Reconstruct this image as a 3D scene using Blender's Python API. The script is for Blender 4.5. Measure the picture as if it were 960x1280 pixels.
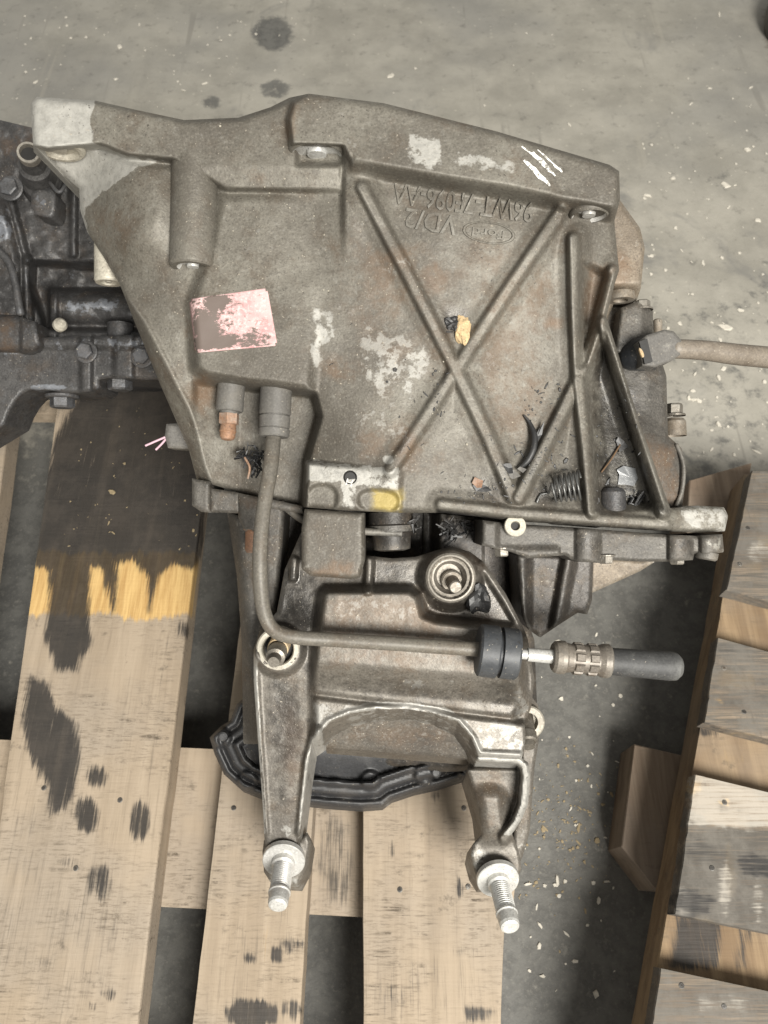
import bpy, bmesh, math, random
import numpy as np
from mathutils import Vector, Matrix

random.seed(7)
RNG = np.random.default_rng(7)
for o in list(bpy.data.objects):
    bpy.data.objects.remove(o)
S = bpy.context.scene
COL = S.collection

# ------------------------------------------------------------------ camera, light, exposure
PITCH = math.radians(62.0)
FPX = 950.0                       # focal length in pixels of the 960x1280 photograph
CAM = np.array([0.0, 0.0, 0.92])
RIGHT = np.array([1.0, 0.0, 0.0])
FWD = np.array([0.0, math.cos(PITCH), -math.sin(PITCH)])
UP = np.array([0.0, math.sin(PITCH), math.cos(PITCH)])
DOWN = np.array([0.0, 0.0, -1.0])

cam_data = bpy.data.cameras.new('camera')
cam = bpy.data.objects.new('camera', cam_data)
COL.objects.link(cam)
cam.location = CAM
cam.rotation_euler = (math.pi / 2 - PITCH, 0, 0)
cam_data.sensor_fit = 'VERTICAL'
cam_data.sensor_height = 6.0
cam_data.sensor_width = 4.5
cam_data.lens = 6.0 * FPX / 1280.0
cam_data.clip_start = 0.01
cam_data.clip_end = 100
cam_data.dof.use_dof = True
cam_data.dof.focus_distance = 0.60
cam_data.dof.aperture_fstop = 1.9
S.camera = cam

world = bpy.data.worlds.new('World')
S.world = world
world.use_nodes = True
bg = world.node_tree.nodes['Background']
bg.inputs[0].default_value = (1.0, 0.98, 0.92, 1)
bg.inputs[1].default_value = 0.39

def area(name, loc, target, size, power, color):
    l = bpy.data.lights.new(name, 'AREA')
    l.shape = 'DISK'; l.size = size; l.energy = power; l.color = color
    o = bpy.data.objects.new(name, l); COL.objects.link(o)
    o.location = loc
    d = Vector(target) - Vector(loc)
    o.rotation_euler = d.to_track_quat('-Z', 'Y').to_euler()
    return o
area('roof_light', (0.95, -1.75, 2.65), (0.0, 0.3, 0.25), 1.3, 212, (1.0, 0.970, 0.905))

S.view_settings.view_transform = 'Standard'
S.view_settings.look = 'None'
S.view_settings.gamma = 1
S.view_settings.exposure = 0.22
S.render.engine = 'CYCLES'

# ------------------------------------------------------------------ projection helpers
DREF = 0.56                       # depth of the gearbox reference plane
U = DREF / FPX                    # metres per photograph pixel there

def P(x, y, d):
    """point at pixel (x, y) of the photograph, d metres in front of the lens"""
    x = np.asarray(x, float); y = np.asarray(y, float); d = np.asarray(d, float)
    return (CAM + d[..., None] * (FWD + ((x - 480) / FPX)[..., None] * RIGHT + ((640 - y) / FPX)[..., None] * UP))
def G(x, y, h=0.0):
    """point of the gearbox: pixel plus height h (mm) above its reference plane"""
    return P(x, y, DREF - np.asarray(h, float) * 0.001)
def PZ(x, y, z):
    x = np.asarray(x, float); y = np.asarray(y, float)
    den = -(FWD[2] + (640 - y) / FPX * UP[2])
    return P(x, y, (CAM[2] - z) / den)
def proj(v):
    r = np.asarray(v) - CAM
    d = r @ FWD
    return 480 + FPX * (r @ RIGHT) / d, 640 - FPX * (r @ UP) / d

# ------------------------------------------------------------------ numeric helpers
def sstep(a, b, t):
    t = np.clip((t - a) / (b - a), 0, 1)
    return t * t * (3 - 2 * t)
def hash2(ix, iy, s):
    n = (ix.astype(np.int64) * 374761393 + iy.astype(np.int64) * 668265263 + s * 974711) & 0x7fffffff
    n = ((n ^ (n >> 13)) * 1274126177) & 0x7fffffff
    return ((n ^ (n >> 16)) & 0xffff) / 65535.0
def vnoise(x, y, s=0):
    x = np.asarray(x, float); y = np.asarray(y, float)
    ix = np.floor(x); iy = np.floor(y); fx = x - ix; fy = y - iy
    fx = fx * fx * (3 - 2 * fx); fy = fy * fy * (3 - 2 * fy)
    a = hash2(ix, iy, s); b = hash2(ix + 1, iy, s); c = hash2(ix, iy + 1, s); d = hash2(ix + 1, iy + 1, s)
    return (a + (b - a) * fx) * (1 - fy) + (c + (d - c) * fx) * fy
def fbm(x, y, s=0, o=4):
    r = 0; a = 0.5; t = 0
    for k in range(o):
        r = r + a * vnoise(x * 2 ** k, y * 2 ** k, s + k); t += a; a *= 0.5
    return r / t - 0.5
def sdpoly(x, y, poly):
    poly = np.asarray(poly, float)
    d = np.full(x.shape, 1e18); ins = np.zeros(x.shape, bool)
    n = len(poly)
    for i in range(n):
        ax, ay = poly[i - 1]; bx, by = poly[i]
        ex, ey = bx - ax, by - ay
        L = ex * ex + ey * ey + 1e-12
        t = np.clip(((x - ax) * ex + (y - ay) * ey) / L, 0, 1)
        d = np.minimum(d, (x - ax - t * ex) ** 2 + (y - ay - t * ey) ** 2)
        cond = ((ay > y) != (by > y))
        with np.errstate(divide='ignore', invalid='ignore'):
            xi = ax + (y - ay) * ex / (ey if abs(ey) > 1e-12 else 1e-12)
        ins ^= cond & (x < xi)
    d = np.sqrt(d)
    return np.where(ins, -d, d)
def dline(x, y, pts):
    d = np.full(x.shape, 1e18)
    for (ax, ay), (bx, by) in zip(pts[:-1], pts[1:]):
        ex, ey = bx - ax, by - ay
        t = np.clip(((x - ax) * ex + (y - ay) * ey) / (ex * ex + ey * ey + 1e-12), 0, 1)
        d = np.minimum(d, (x - ax - t * ex) ** 2 + (y - ay - t * ey) ** 2)
    return np.sqrt(d)
def nearest_on_poly(x, y, poly):
    poly = np.asarray(poly, float)
    best = np.full(x.shape, 1e18); bx_ = x.copy(); by_ = y.copy()
    for i in range(len(poly)):
        ax, ay = poly[i - 1]; cx, cy = poly[i]
        ex, ey = cx - ax, cy - ay
        t = np.clip(((x - ax) * ex + (y - ay) * ey) / (ex * ex + ey * ey + 1e-12), 0, 1)
        px = ax + t * ex; py = ay + t * ey
        d = (x - px) ** 2 + (y - py) ** 2
        m = d < best
        best = np.where(m, d, best); bx_ = np.where(m, px, bx_); by_ = np.where(m, py, by_)
    return bx_, by_
def chaikin(poly, n=2, closed=True):
    p = np.asarray(poly, float)
    for _ in range(n):
        q = np.roll(p, -1, 0)
        if closed:
            r = np.empty((2 * len(p), 2)); r[0::2] = .75 * p + .25 * q; r[1::2] = .25 * p + .75 * q
        else:
            a = p[:-1]; b = p[1:]
            r = np.empty((2 * len(a) + 2, p.shape[1])); r[0] = p[0]; r[-1] = p[-1]
            r[1:-1:2] = .75 * a + .25 * b; r[2:-1:2] = .25 * a + .75 * b
        p = r
    return p
def tps(pts):
    pts = np.asarray(pts, float); n = len(pts)
    X = pts[:, :2] / 100.0; z = pts[:, 2]
    def ph(r2): return np.where(r2 > 1e-12, r2 * np.log(r2 + 1e-12), 0)
    K = ph(((X[:, None] - X[None]) ** 2).sum(-1)) + np.eye(n) * 0.02
    A = np.zeros((n + 3, n + 3)); A[:n, :n] = K; A[:n, n] = 1; A[:n, n + 1:] = X; A[n, :n] = 1; A[n + 1:, :n] = X.T
    w = np.linalg.solve(A, np.concatenate([z, [0, 0, 0]]))
    def f(x, y):
        x = np.asarray(x, float) / 100; y = np.asarray(y, float) / 100
        r = w[n] + w[n + 1] * x + w[n + 2] * y
        for i in range(n):
            r = r + w[i] * ph((x - X[i, 0]) ** 2 + (y - X[i, 1]) ** 2)
        return r
    return f

# ------------------------------------------------------------------ object helpers
def link(name, me, mat, parent=None):
    o = bpy.data.objects.new(name, me); COL.objects.link(o)
    if mat is not None and len(me.materials) == 0: me.materials.append(mat)
    if parent is not None:
        o.parent = parent
        root = parent
        while root.parent is not None: root = root.parent
        if root.type == 'EMPTY':
            o.matrix_parent_inverse = Matrix.Identity(4) if parent is not root else Matrix.Translation(root.location).inverted()
    return o
def mk(name, verts, faces, mat, parent=None, smooth=True, normals=None, paint=None):
    me = bpy.data.meshes.new(name)
    me.from_pydata([tuple(map(float, v)) for v in verts], [], [tuple(map(int, f)) for f in faces])
    me.polygons.foreach_set('use_smooth', [smooth] * len(me.polygons))
    if paint is None: paint = np.zeros((len(verts), 4))
    if True:
        at = me.color_attributes.new('paint', 'FLOAT_COLOR', 'POINT')
        at.data.foreach_set('color', np.asarray(paint, np.float32).ravel())
    me.update()
    if normals is not None:
        me.normals_split_custom_set_from_vertices([tuple(map(float, n)) for n in normals])
    return link(name, me, mat, parent)
def empty(name, loc, label=None, cat=None, group=None):
    o = bpy.data.objects.new(name, None); COL.objects.link(o)
    o.location = tuple(map(float, loc)); o.empty_display_size = 0.05
    tag(o, label, cat, group)
    return o
def tag(o, label=None, cat=None, group=None, kind=None):
    if label: o['label'] = label
    if cat: o['category'] = cat
    if group: o['group'] = group
    if kind: o['kind'] = kind
    return o

def paint_for(x, y, stains, grain=False):
    """stains: (channel, polygon, softness, strength, wobble)"""
    out = np.zeros((len(x), 4))
    n1 = fbm(x / 22, y / 22, 11, 5); n2 = fbm(x / 60, y / 60, 31, 3)
    if grain:
        n1 = n1 * .5 + fbm(x / 5, y / 70, 12, 4) * 1.6; soft_k = 1.8
    else: soft_k = 2.2
    if grain: stains = list(stains) + [('o', [(cx + (px - cx) * 1.25, cy + (py - cy) * 1.3) for px, py in pl for cx, cy in [np.mean(pl, 0)]], sf * 2, st * .42, wb) for ch, pl, sf, st, wb in stains if ch == 'o' and len(pl) == 18]
    for ch, poly, soft, st, wob in stains:
        sd = sdpoly(x, y, poly) + n1 * wob + n2 * wob * .6
        k = 'croy'.index(ch)
        out[:, k] = np.maximum(out[:, k], st * sstep(soft * soft_k, -soft * soft_k, sd))
    return out
def ell(cx, cy, rx, ry=None, n=18, rot=0):
    ry = ry or rx; c, s = math.cos(math.radians(rot)), math.sin(math.radians(rot)); r = []
    for i in range(n):
        a = 2 * math.pi * i / n; u, v = rx * math.cos(a), ry * math.sin(a)
        r.append((cx + u * c - v * s, cy + u * s + v * c))
    return r

def relief(name, poly, Hf, mat, parent, step=2.5, skirt=.03, sdir=FWD, rnd=6, stains=None, regions=None, sm=0, rough=0.35, seed=0, base=None):
    """cast body: outline polygon (pixels) with a height function (mm) on top, rounded rim and walls of real depth"""
    if sm: poly = chaikin(poly, sm)
    poly = np.asarray(poly, float)
    x0, y0 = poly.min(0) - step; x1, y1 = poly.max(0) + step
    nx = int((x1 - x0) / step) + 2; ny = int((y1 - y0) / step) + 2
    gx, gy = np.meshgrid(x0 + np.arange(nx) * step, y0 + np.arange(ny) * step)
    cx = gx[:-1, :-1] + step / 2; cy = gy[:-1, :-1] + step / 2
    ins = sdpoly(cx.ravel(), cy.ravel(), poly).reshape(cx.shape) < 0
    jj, ii = np.nonzero(ins)
    q = np.stack([jj * nx + ii, (jj + 1) * nx + ii, (jj + 1) * nx + ii + 1, jj * nx + ii + 1], 1)
    used = np.unique(q); mp = -np.ones(nx * ny, int); mp[used] = np.arange(len(used)); q = mp[q]
    vx = gx.ravel()[used].copy(); vy = gy.ravel()[used].copy()
    e = np.concatenate([q[:, [0, 1]], q[:, [1, 2]], q[:, [2, 3]], q[:, [3, 0]]])
    es = np.sort(e, 1); key = es[:, 0].astype(np.int64) * len(used) + es[:, 1]
    uq, inv, cnt = np.unique(key, return_inverse=True, return_counts=True)
    be = e[cnt[inv] == 1]
    bv = np.unique(be)
    sx, sy = nearest_on_poly(vx[bv], vy[bv], poly)
    vx[bv] = sx; vy[bv] = sy
    H = Hf(vx, vy) if callable(Hf) else np.full(vx.shape, float(Hf))
    H = H + rough * fbm(vx / 18 + seed, vy / 18, 5 + seed, 4) * 2
    if rnd:
        t = np.clip(-sdpoly(vx, vy, poly) / rnd, 0, 1); t[bv] = 0
        H = H - rnd * U * 1000 * (1 - np.sqrt(np.clip(1 - (1 - t) ** 2, 0, 1)))
    pos = G(vx, vy, H) if base is None else P(vx, vy, base - H * .001)
    fn = np.cross(pos[q[:, 2]] - pos[q[:, 0]], pos[q[:, 3]] - pos[q[:, 1]])
    if (fn @ FWD).sum() > 0:
        q = q[:, ::-1]; fn = -fn; be = be[:, ::-1]
    vn = np.zeros_like(pos)
    for k in range(4): np.add.at(vn, q[:, k], fn)
    vn /= np.linalg.norm(vn, axis=1)[:, None] + 1e-12
    col = paint_for(vx, vy, stains) if stains else None
    lab = np.zeros(len(q), int)
    if regions:
        fx = vx[q].mean(1); fy = vy[q].mean(1)
        for k, (rn, rf, rm) in enumerate(regions):
            lab[(lab == 0) & rf(fx, fy)] = k + 1
    objs = []
    for k in range(len(regions) + 1 if regions else 1):
        fq = q[lab == k]
        if len(fq) == 0: objs.append(None); continue
        u = np.unique(fq); m2 = -np.ones(len(pos), int); m2[u] = np.arange(len(u))
        V = pos[u]; F = [tuple(f) for f in m2[fq]]; N = vn[u]; C = col[u] if col is not None else None
        if k == 0 and skirt:
            nb = len(bv); mb = -np.ones(len(pos), int); mb[bv] = np.arange(nb)
            lv = np.array([0, .15, .5, 1.0])
            rings = [pos[bv] + sdir * skirt * l for l in lv]
            o0 = len(V)
            V = np.concatenate([V] + rings)
            d3 = np.zeros((nb, 3))
            for a, b in be:
                ed = pos[b] - pos[a]; nn = np.cross(ed, sdir); d3[mb[a]] -= nn; d3[mb[b]] -= nn
            if True:
                cen = pos.mean(0); s = ((pos[bv] - cen) * d3).sum()
                if s < 0: d3 = -d3
            d3 /= np.linalg.norm(d3, axis=1)[:, None] + 1e-12
            N = np.concatenate([N] + [d3] * len(lv))
            if C is not None: C = np.concatenate([C] + [col[bv]] * len(lv))
            for r in range(len(lv) - 1):
                for a, b in be:
                    F.append((o0 + r * nb + mb[b], o0 + r * nb + mb[a], o0 + (r + 1) * nb + mb[a], o0 + (r + 1) * nb + mb[b]))
        if k == 0:
            ob = mk(name, V, F, mat, parent, True, N, C)
        else:
            ob = mk(regions[k - 1][0], V, F, regions[k - 1][2] or mat, objs[0] if objs[0] else parent, True, N, C)
        objs.append(ob)
    return objs[0] if not regions else objs

def frame(d):
    d = np.asarray(d, float); d = d / np.linalg.norm(d)
    a = np.array([1.0, 0, 0]) if abs(d[0]) < .8 else np.array([0, 1.0, 0])
    u = np.cross(d, a); u /= np.linalg.norm(u)
    return d, u, np.cross(d, u)
def lathe(name, p0, d, prof, mat, parent=None, seg=28, smooth=True, phase=0.0, sharp=True, paint=None):
    """profile (t, r) in metres along axis d from p0; rings are doubled so that corners stay crisp"""
    d, u, w = frame(d); V = []; F = []
    prof = list(prof)
    def ring(t, r):
        b = len(V)
        for i in range(seg):
            a = 2 * math.pi * i / seg + phase
            V.append(np.asarray(p0) + d * t + (u * math.cos(a) + w * math.sin(a)) * max(r, 1e-5))
        return b
    for (t0, r0), (t1, r1) in zip(prof[:-1], prof[1:]):
        a = ring(t0, r0); b = ring(t1, r1)
        for i in range(seg):
            j = (i + 1) % seg
            F.append((a + i, a + j, b + j, b + i))
    return mk(name, V, F, mat, parent, smooth and seg > 8, paint=paint)
def rounded(R, L, r, inner=None, depth=0.0, hole_cham=0.0):
    """profile of a round bar from t=0 to L with a rounded far rim, optional hole in its end"""
    p = [(0, R), (L - r, R)]
    for k in range(1, 5):
        a = k / 4 * math.pi / 2
        p.append((L - r + r * math.sin(a), R - r + r * math.cos(a)))
    if inner:
        p += [(L, inner + hole_cham), (L - hole_cham, inner), (L - depth, inner), (L - depth, 0)]
    else: p.append((L, 0))
    return p
def hexbolt(name, p, d, R, mat, parent, h=None, washer=True, phase=0.3):
    h = h or R * 0.9; d = np.asarray(d, float); d = d / np.linalg.norm(d)
    V = []; F = []; dd, u, w = frame(d)
    def ring(t, r, n, ph=0.0):
        b = len(V)
        for i in range(n):
            a = 2 * math.pi * i / n + ph
            V.append(np.asarray(p) + dd * t + (u * math.cos(a) + w * math.sin(a)) * r)
        return b
    def join(a, b, n):
        for i in range(n): F.append((a + i, a + (i + 1) % n, b + (i + 1) % n, b + i))
    z = 0.0
    if washer:
        a = ring(0, R * 1.35, 24); b = ring(R * .18, R * 1.35, 24); join(a, b, 24)
        c = ring(R * .28, R * 1.2, 24); join(b, c, 24); e = ring(R * .3, R * .8, 24); join(c, e, 24); z = R * .28
    a = ring(z, R, 6, phase); b = ring(z + h * .82, R, 6, phase); join(a, b, 6)
    c = ring(z + h, R * .84, 6, phase); join(b, c, 6); F.append(tuple(range(c, c + 6)))
    return mk(name, V, F, mat, parent, False)
def catmull(pts, n=8):
    p = np.asarray(pts, float); p = np.vstack([2 * p[0] - p[1], p, 2 * p[-1] - p[-2]]); r = []
    for i in range(1, len(p) - 2):
        for k in range(n):
            t = k / n
            r.append(.5 * (2 * p[i] + (p[i + 1] - p[i - 1]) * t + (2 * p[i - 1] - 5 * p[i] + 4 * p[i + 1] - p[i + 2]) * t * t + (3 * p[i] - p[i - 1] - 3 * p[i + 1] + p[i + 2]) * t ** 3))
    r.append(p[-2]); return np.array(r)
def tube(name, pts, rad, mat, parent=None, seg=14, n=8, cap=True):
    """pts: world points; rad: one radius or one per point"""
    pts = np.asarray(pts, float)
    rr = np.full(len(pts), float(rad)) if np.isscalar(rad) else np.asarray(rad, float)
    c = catmull(np.column_stack([pts, rr]), n) if n > 1 else np.column_stack([pts, rr])
    q = c[:, :3]; r = c[:, 3]; T = np.gradient(q, axis=0); T /= np.linalg.norm(T, axis=1)[:, None] + 1e-12
    _, u, w = frame(T[0]); V = []; F = []
    for k in range(len(q)):
        u = u - T[k] * (u @ T[k]); u /= np.linalg.norm(u); w = np.cross(T[k], u)
        for i in range(seg):
            a = 2 * math.pi * i / seg
            V.append(q[k] + (u * math.cos(a) + w * math.sin(a)) * r[k])
        if k:
            b = (k - 1) * seg
            for i in range(seg): F.append((b + i, b + (i + 1) % seg, b + seg + (i + 1) % seg, b + seg + i))
    if cap:
        for end, k in ((0, 0), (1, len(q) - 1)):
            s = -1 if end == 0 else 1
            b0 = k * seg; prev = [b0 + i for i in range(seg)]
            for m in (1, 2):
                a = m / 3 * math.pi / 2 * 1.15
                nb = len(V)
                for i in range(seg):
                    V.append(q[k] + (np.asarray(V[b0 + i]) - q[k]) * math.cos(a) + T[k] * s * r[k] * .6 * math.sin(a))
                for i in range(seg):
                    j = (i + 1) % seg
                    F.append((prev[i], prev[j], nb + j, nb + i) if end else (prev[j], prev[i], nb + i, nb + j))
                prev = [nb + i for i in range(seg)]
            F.append(tuple(prev) if end else tuple(prev[::-1]))
    return mk(name, V, F, mat, parent, True)
def gp(lst): return [G(*p) for p in lst]

# ------------------------------------------------------------------ materials
class NT:
    def __init__(s, name):
        s.m = bpy.data.materials.new(name); s.m.use_nodes = True; s.t = s.m.node_tree
        s.b = s.t.nodes['Principled BSDF']; s.tc = s.t.nodes.new('ShaderNodeTexCoord').outputs['Object']
    def n(s, ty, **kw):
        x = s.t.nodes.new(ty)
        for k, v in kw.items():
            if k in ('operation', 'blend_type', 'data_type', 'feature', 'attribute_name', 'noise_dimensions', 'use_clamp', 'distance'): setattr(x, k, v)
        return x
    def l(s, a, b): s.t.links.new(a, b)
    def mapping(s, scale=(1, 1, 1), rot=(0, 0, 0), src=None):
        x = s.n('ShaderNodeMapping'); s.l(src or s.tc, x.inputs[0]); x.inputs['Scale'].default_value = scale; x.inputs['Rotation'].default_value = rot
        return x.outputs[0]
    def noise(s, scale, detail=4, rough=.6, vec=None, dist=0):
        x = s.n('ShaderNodeTexNoise'); s.l(vec or s.tc, x.inputs['Vector'])
        x.inputs['Scale'].default_value = scale; x.inputs['Detail'].default_value = detail; x.inputs['Roughness'].default_value = rough; x.inputs['Distortion'].default_value = dist
        return x.outputs[0]
    def vor(s, scale, vec=None, out='Distance', rnd=1):
        x = s.n('ShaderNodeTexVoronoi'); s.l(vec or s.tc, x.inputs['Vector']); x.inputs['Scale'].default_value = scale; x.inputs['Randomness'].default_value = rnd
        return x.outputs[out]
    def math(s, op, a, b=None, clamp=False):
        x = s.n('ShaderNodeMath', operation=op, use_clamp=clamp)
        for k, v in enumerate((a, b)):
            if v is None: continue
            if isinstance(v, (int, float)): x.inputs[k].default_value = v
            else: s.l(v, x.inputs[k])
        return x.outputs[0]
    def ramp(s, f, lo, hi, a=0.0, b=1.0):
        x = s.n('ShaderNodeMapRange'); x.interpolation_type = 'SMOOTHSTEP'
        s.l(f, x.inputs[0]); x.inputs[1].default_value = lo; x.inputs[2].default_value = hi; x.inputs[3].default_value = a; x.inputs[4].default_value = b
        return x.outputs[0]
    def mix(s, f, a, b, mode='MIX'):
        x = s.n('ShaderNodeMix', data_type='RGBA', blend_type=mode)
        if isinstance(f, (int, float)): x.inputs[0].default_value = f
        else: s.l(f, x.inputs[0])
        for k, v in ((6, a), (7, b)):
            if isinstance(v, tuple): x.inputs[k].default_value = v + (1,) if len(v) == 3 else v
            else: s.l(v, x.inputs[k])
        return x.outputs[2]
    def bump(s, h, strength=.3, dist=.001, nrm=None):
        x = s.n('ShaderNodeBump'); s.l(h, x.inputs['Height']); x.inputs['Strength'].default_value = strength; x.inputs['Distance'].default_value = dist
        if nrm is not None: s.l(nrm, x.inputs['Normal'])
        return x.outputs[0]
    def out(s, col, rough, metal=0.0, nrm=None, spec=None):
        def put(k, v):
            if isinstance(v, (int, float)): s.b.inputs[k].default_value = v
            elif isinstance(v, tuple): s.b.inputs[k].default_value = v + (1,)
            else: s.l(v, s.b.inputs[k])
        put('Base Color', col); put('Roughness', rough); put('Metallic', metal)
        if nrm is not None: put('Normal', nrm)
        if spec is not None: put('Specular IOR Level', spec)
        return s.m

def cast(name, base, dark, dirt=(.085, .064, .044), clean=(.40, .385, .345), rust=(.135, .082, .046), oil=(.018, .017, .016), metal=.25, rough=.58, grit=.5, dust=.5, spread=1.0):
    s = NT(name)
    n1 = s.noise(9, 5, .65); n2 = s.noise(38, 6, .7); n3 = s.noise(170, 5, .7); n4 = s.noise(620, 3, .6)
    c = s.mix(s.ramp(n1, .5 - .22 * spread, .5 + .22 * spread), dark, base)
    c = s.mix(s.math('MULTIPLY', s.ramp(n2, .47, .68), .7), c, dirt)
    c = s.mix(s.math('MULTIPLY', s.ramp(n3, .50, .66), .6), c, dark)
    c = s.mix(s.math('MULTIPLY', s.ramp(n3, .44, .28), .20), c, clean)
    c = s.mix(s.math('MULTIPLY', s.ramp(n4, .52, .68), .45), c, tuple(v * .55 for v in dark))
    c = s.mix(s.math('MULTIPLY', s.ramp(n4, .46, .32), .25), c, tuple(min(1, v * 1.7) for v in base))
    at = s.n('ShaderNodeAttribute', attribute_name='paint')
    sep = s.n('ShaderNodeSeparateColor'); s.l(at.outputs['Color'], sep.inputs[0])
    brk = s.math('ADD', s.math('MULTIPLY', n2, .55), s.math('MULTIPLY', n3, .45))
    def mask(ch, k=.9):
        a = s.math('ADD', ch, s.math('MULTIPLY', s.math('SUBTRACT', brk, .5), 2.0))
        return s.math('MULTIPLY', s.ramp(a, .12, .78), s.math('MULTIPLY', s.math('MINIMUM', s.math('MULTIPLY', ch, 1.4), 1.0), k))
    c = s.mix(mask(sep.outputs[1], .85), c, rust)
    ac = s.math('ADD', sep.outputs[0], s.math('MULTIPLY', s.math('SUBTRACT', brk, .5), 3.0))
    mc = s.math('MULTIPLY', s.ramp(ac, .46, .70), s.math('MINIMUM', s.math('MULTIPLY', sep.outputs[0], 1.5), .88))
    c = s.mix(mc, c, s.mix(s.ramp(n3, .35, .7), clean, tuple(v * .72 for v in clean)))
    c = s.mix(mask(at.outputs['Alpha'], .7), c, (.33, .25, .06))
    mo = mask(sep.outputs[2], .92)
    c = s.mix(mo, c, oil)
    geo = s.n('ShaderNodeNewGeometry')
    ew = s.math('MULTIPLY', s.ramp(geo.outputs['Pointiness'], .515, .60), s.ramp(brk, .40, .58))
    c = s.mix(s.math('MULTIPLY', ew, .35), c, clean)
    # settled dust and filings: pale and dark grains
    f1 = s.noise(520, 2, .5); f2 = s.noise(410, 3, .6, s.mapping((1, 1, 1), (.4, .2, .9)))
    g = s.math('MULTIPLY', s.ramp(f1, .70 - .03 * dust, .74 - .03 * dust), s.ramp(n2, .40, .60))
    c = s.mix(s.math('MULTIPLY', g, .8), c, (.36, .32, .26))
    g2 = s.math('MULTIPLY', s.ramp(f2, .66 - .03 * dust, .72 - .03 * dust), s.ramp(n1, .40, .60))
    c = s.mix(s.math('MULTIPLY', g2, .75), c, (.028, .024, .020))
    h = s.math('ADD', s.math('ADD', s.math('MULTIPLY', n4, .35 * grit * 2), s.math('MULTIPLY', n3, .8 * grit * 2)), s.math('MULTIPLY', g, .5))
    nr = s.bump(h, .45, .0008)
    r = s.math('ADD', s.math('MULTIPLY', n2, .3), rough - .15)
    r = s.math('SUBTRACT', r, s.math('MULTIPLY', mo, .3))
    return s.out(c, r, metal, nr)

M = {}
M['alu'] = cast('cast_aluminium_grimy', (.150, .139, .116), (.080, .071, .058), dirt=(.078, .061, .044), clean=(.38, .37, .34), grit=.7, spread=.7)
M['alu_b'] = cast('cast_aluminium_brown', (.190, .155, .115), (.10, .08, .06), grit=.6, dust=.9)
M['alu_case'] = cast('cast_aluminium_grey', (.100, .092, .080), (.045, .041, .036), grit=.75, dust=1.0)
M['alu_pale'] = cast('cast_aluminium_pale', (.45, .42, .35), (.33, .305, .25), grit=.3, dust=.3)
M['bracket'] = cast('bracket_aluminium', (.160, .145, .123), (.068, .060, .051), clean=(.33, .32, .295), grit=.45, dust=.7, metal=.35, rough=.5)
M['dark'] = cast('greasy_dark_iron', (.080, .077, .075), (.024, .023, .023), dirt=(.055, .042, .032), clean=(.19, .20, .22), grit=.9, dust=.35, metal=.3, rough=.5)
M['deep'] = cast('oily_case_metal', (.060, .052, .045), (.022, .020, .018), grit=.8, dust=.6, rough=.5)
M['cover'] = cast('black_cover', (.035, .035, .037), (.018, .018, .019), dirt=(.05, .045, .04), clean=(.16, .16, .16), grit=.25, dust=.5, metal=0, rough=.48)
M['steel'] = cast('bolt_steel', (.24, .22, .19), (.12, .105, .085), grit=.3, dust=.3, metal=.6, rough=.42)
M['zinc'] = cast('bright_zinc', (.66, .66, .63), (.48, .47, .45), dirt=(.36, .34, .32), grit=.2, dust=.1, metal=.45, rough=.42)
M['machined'] = cast('machined_face', (.58, .58, .56), (.42, .41, .39), dirt=(.30, .28, .25), grit=.15, dust=.2, metal=.3, rough=.42)
M['rusty'] = cast('rusted_steel', (.25, .125, .065), (.14, .075, .045), dirt=(.1, .05, .03), grit=.6, dust=.4, metal=.1, rough=.7)
M['copper'] = cast('brown_nipple', (.30, .165, .095), (.17, .095, .06), dirt=(.1, .07, .05), grit=.4, dust=.5, metal=.2, rough=.6)
M['plastic'] = cast('grey_plastic', (.125, .118, .108), (.085, .080, .073), dirt=(.11, .10, .085), clean=(.2, .19, .17), grit=.2, dust=.6, metal=0, rough=.6)
M['ring'] = cast('worn_boss', (.30, .275, .235), (.17, .15, .125), dirt=(.10, .085, .07), grit=.4, dust=.5, metal=.35, rough=.48)
M['pipe'] = cast('pipe_coating', (.150, .136, .112), (.095, .086, .073), grit=.15, dust=.8, metal=.1, rough=.5)
M['rubber'] = cast('black_rubber', (.032, .035, .040), (.020, .022, .025), dirt=(.06, .06, .06), clean=(.09, .095, .1), grit=.12, dust=.5, metal=0, rough=.5)
M['hose'] = cast('rubber_hose', (.050, .050, .050), (.028, .028, .028), dirt=(.10, .10, .095), clean=(.20, .20, .19), grit=.3, dust=.5, metal=0, rough=.62)
M['collar'] = cast('crimp_collar', (.20, .175, .145), (.12, .105, .09), grit=.25, dust=.6, metal=.3, rough=.5)
M['cable'] = cast('cable_sleeve', (.195, .165, .130), (.135, .112, .090), grit=.2, dust=.6, metal=0, rough=.55)
M['flake'] = cast('oily_black_plastic', (.022, .022, .023), (.012, .012, .012), dirt=(.035, .03, .026), clean=(.07, .07, .07), grit=.4, dust=.3, metal=0, rough=.48)
M['foam'] = cast('yellowed_foam', (.52, .40, .23), (.36, .25, .13), dirt=(.2, .13, .07), grit=1.2, dust=.8, metal=0, rough=.9)

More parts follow.
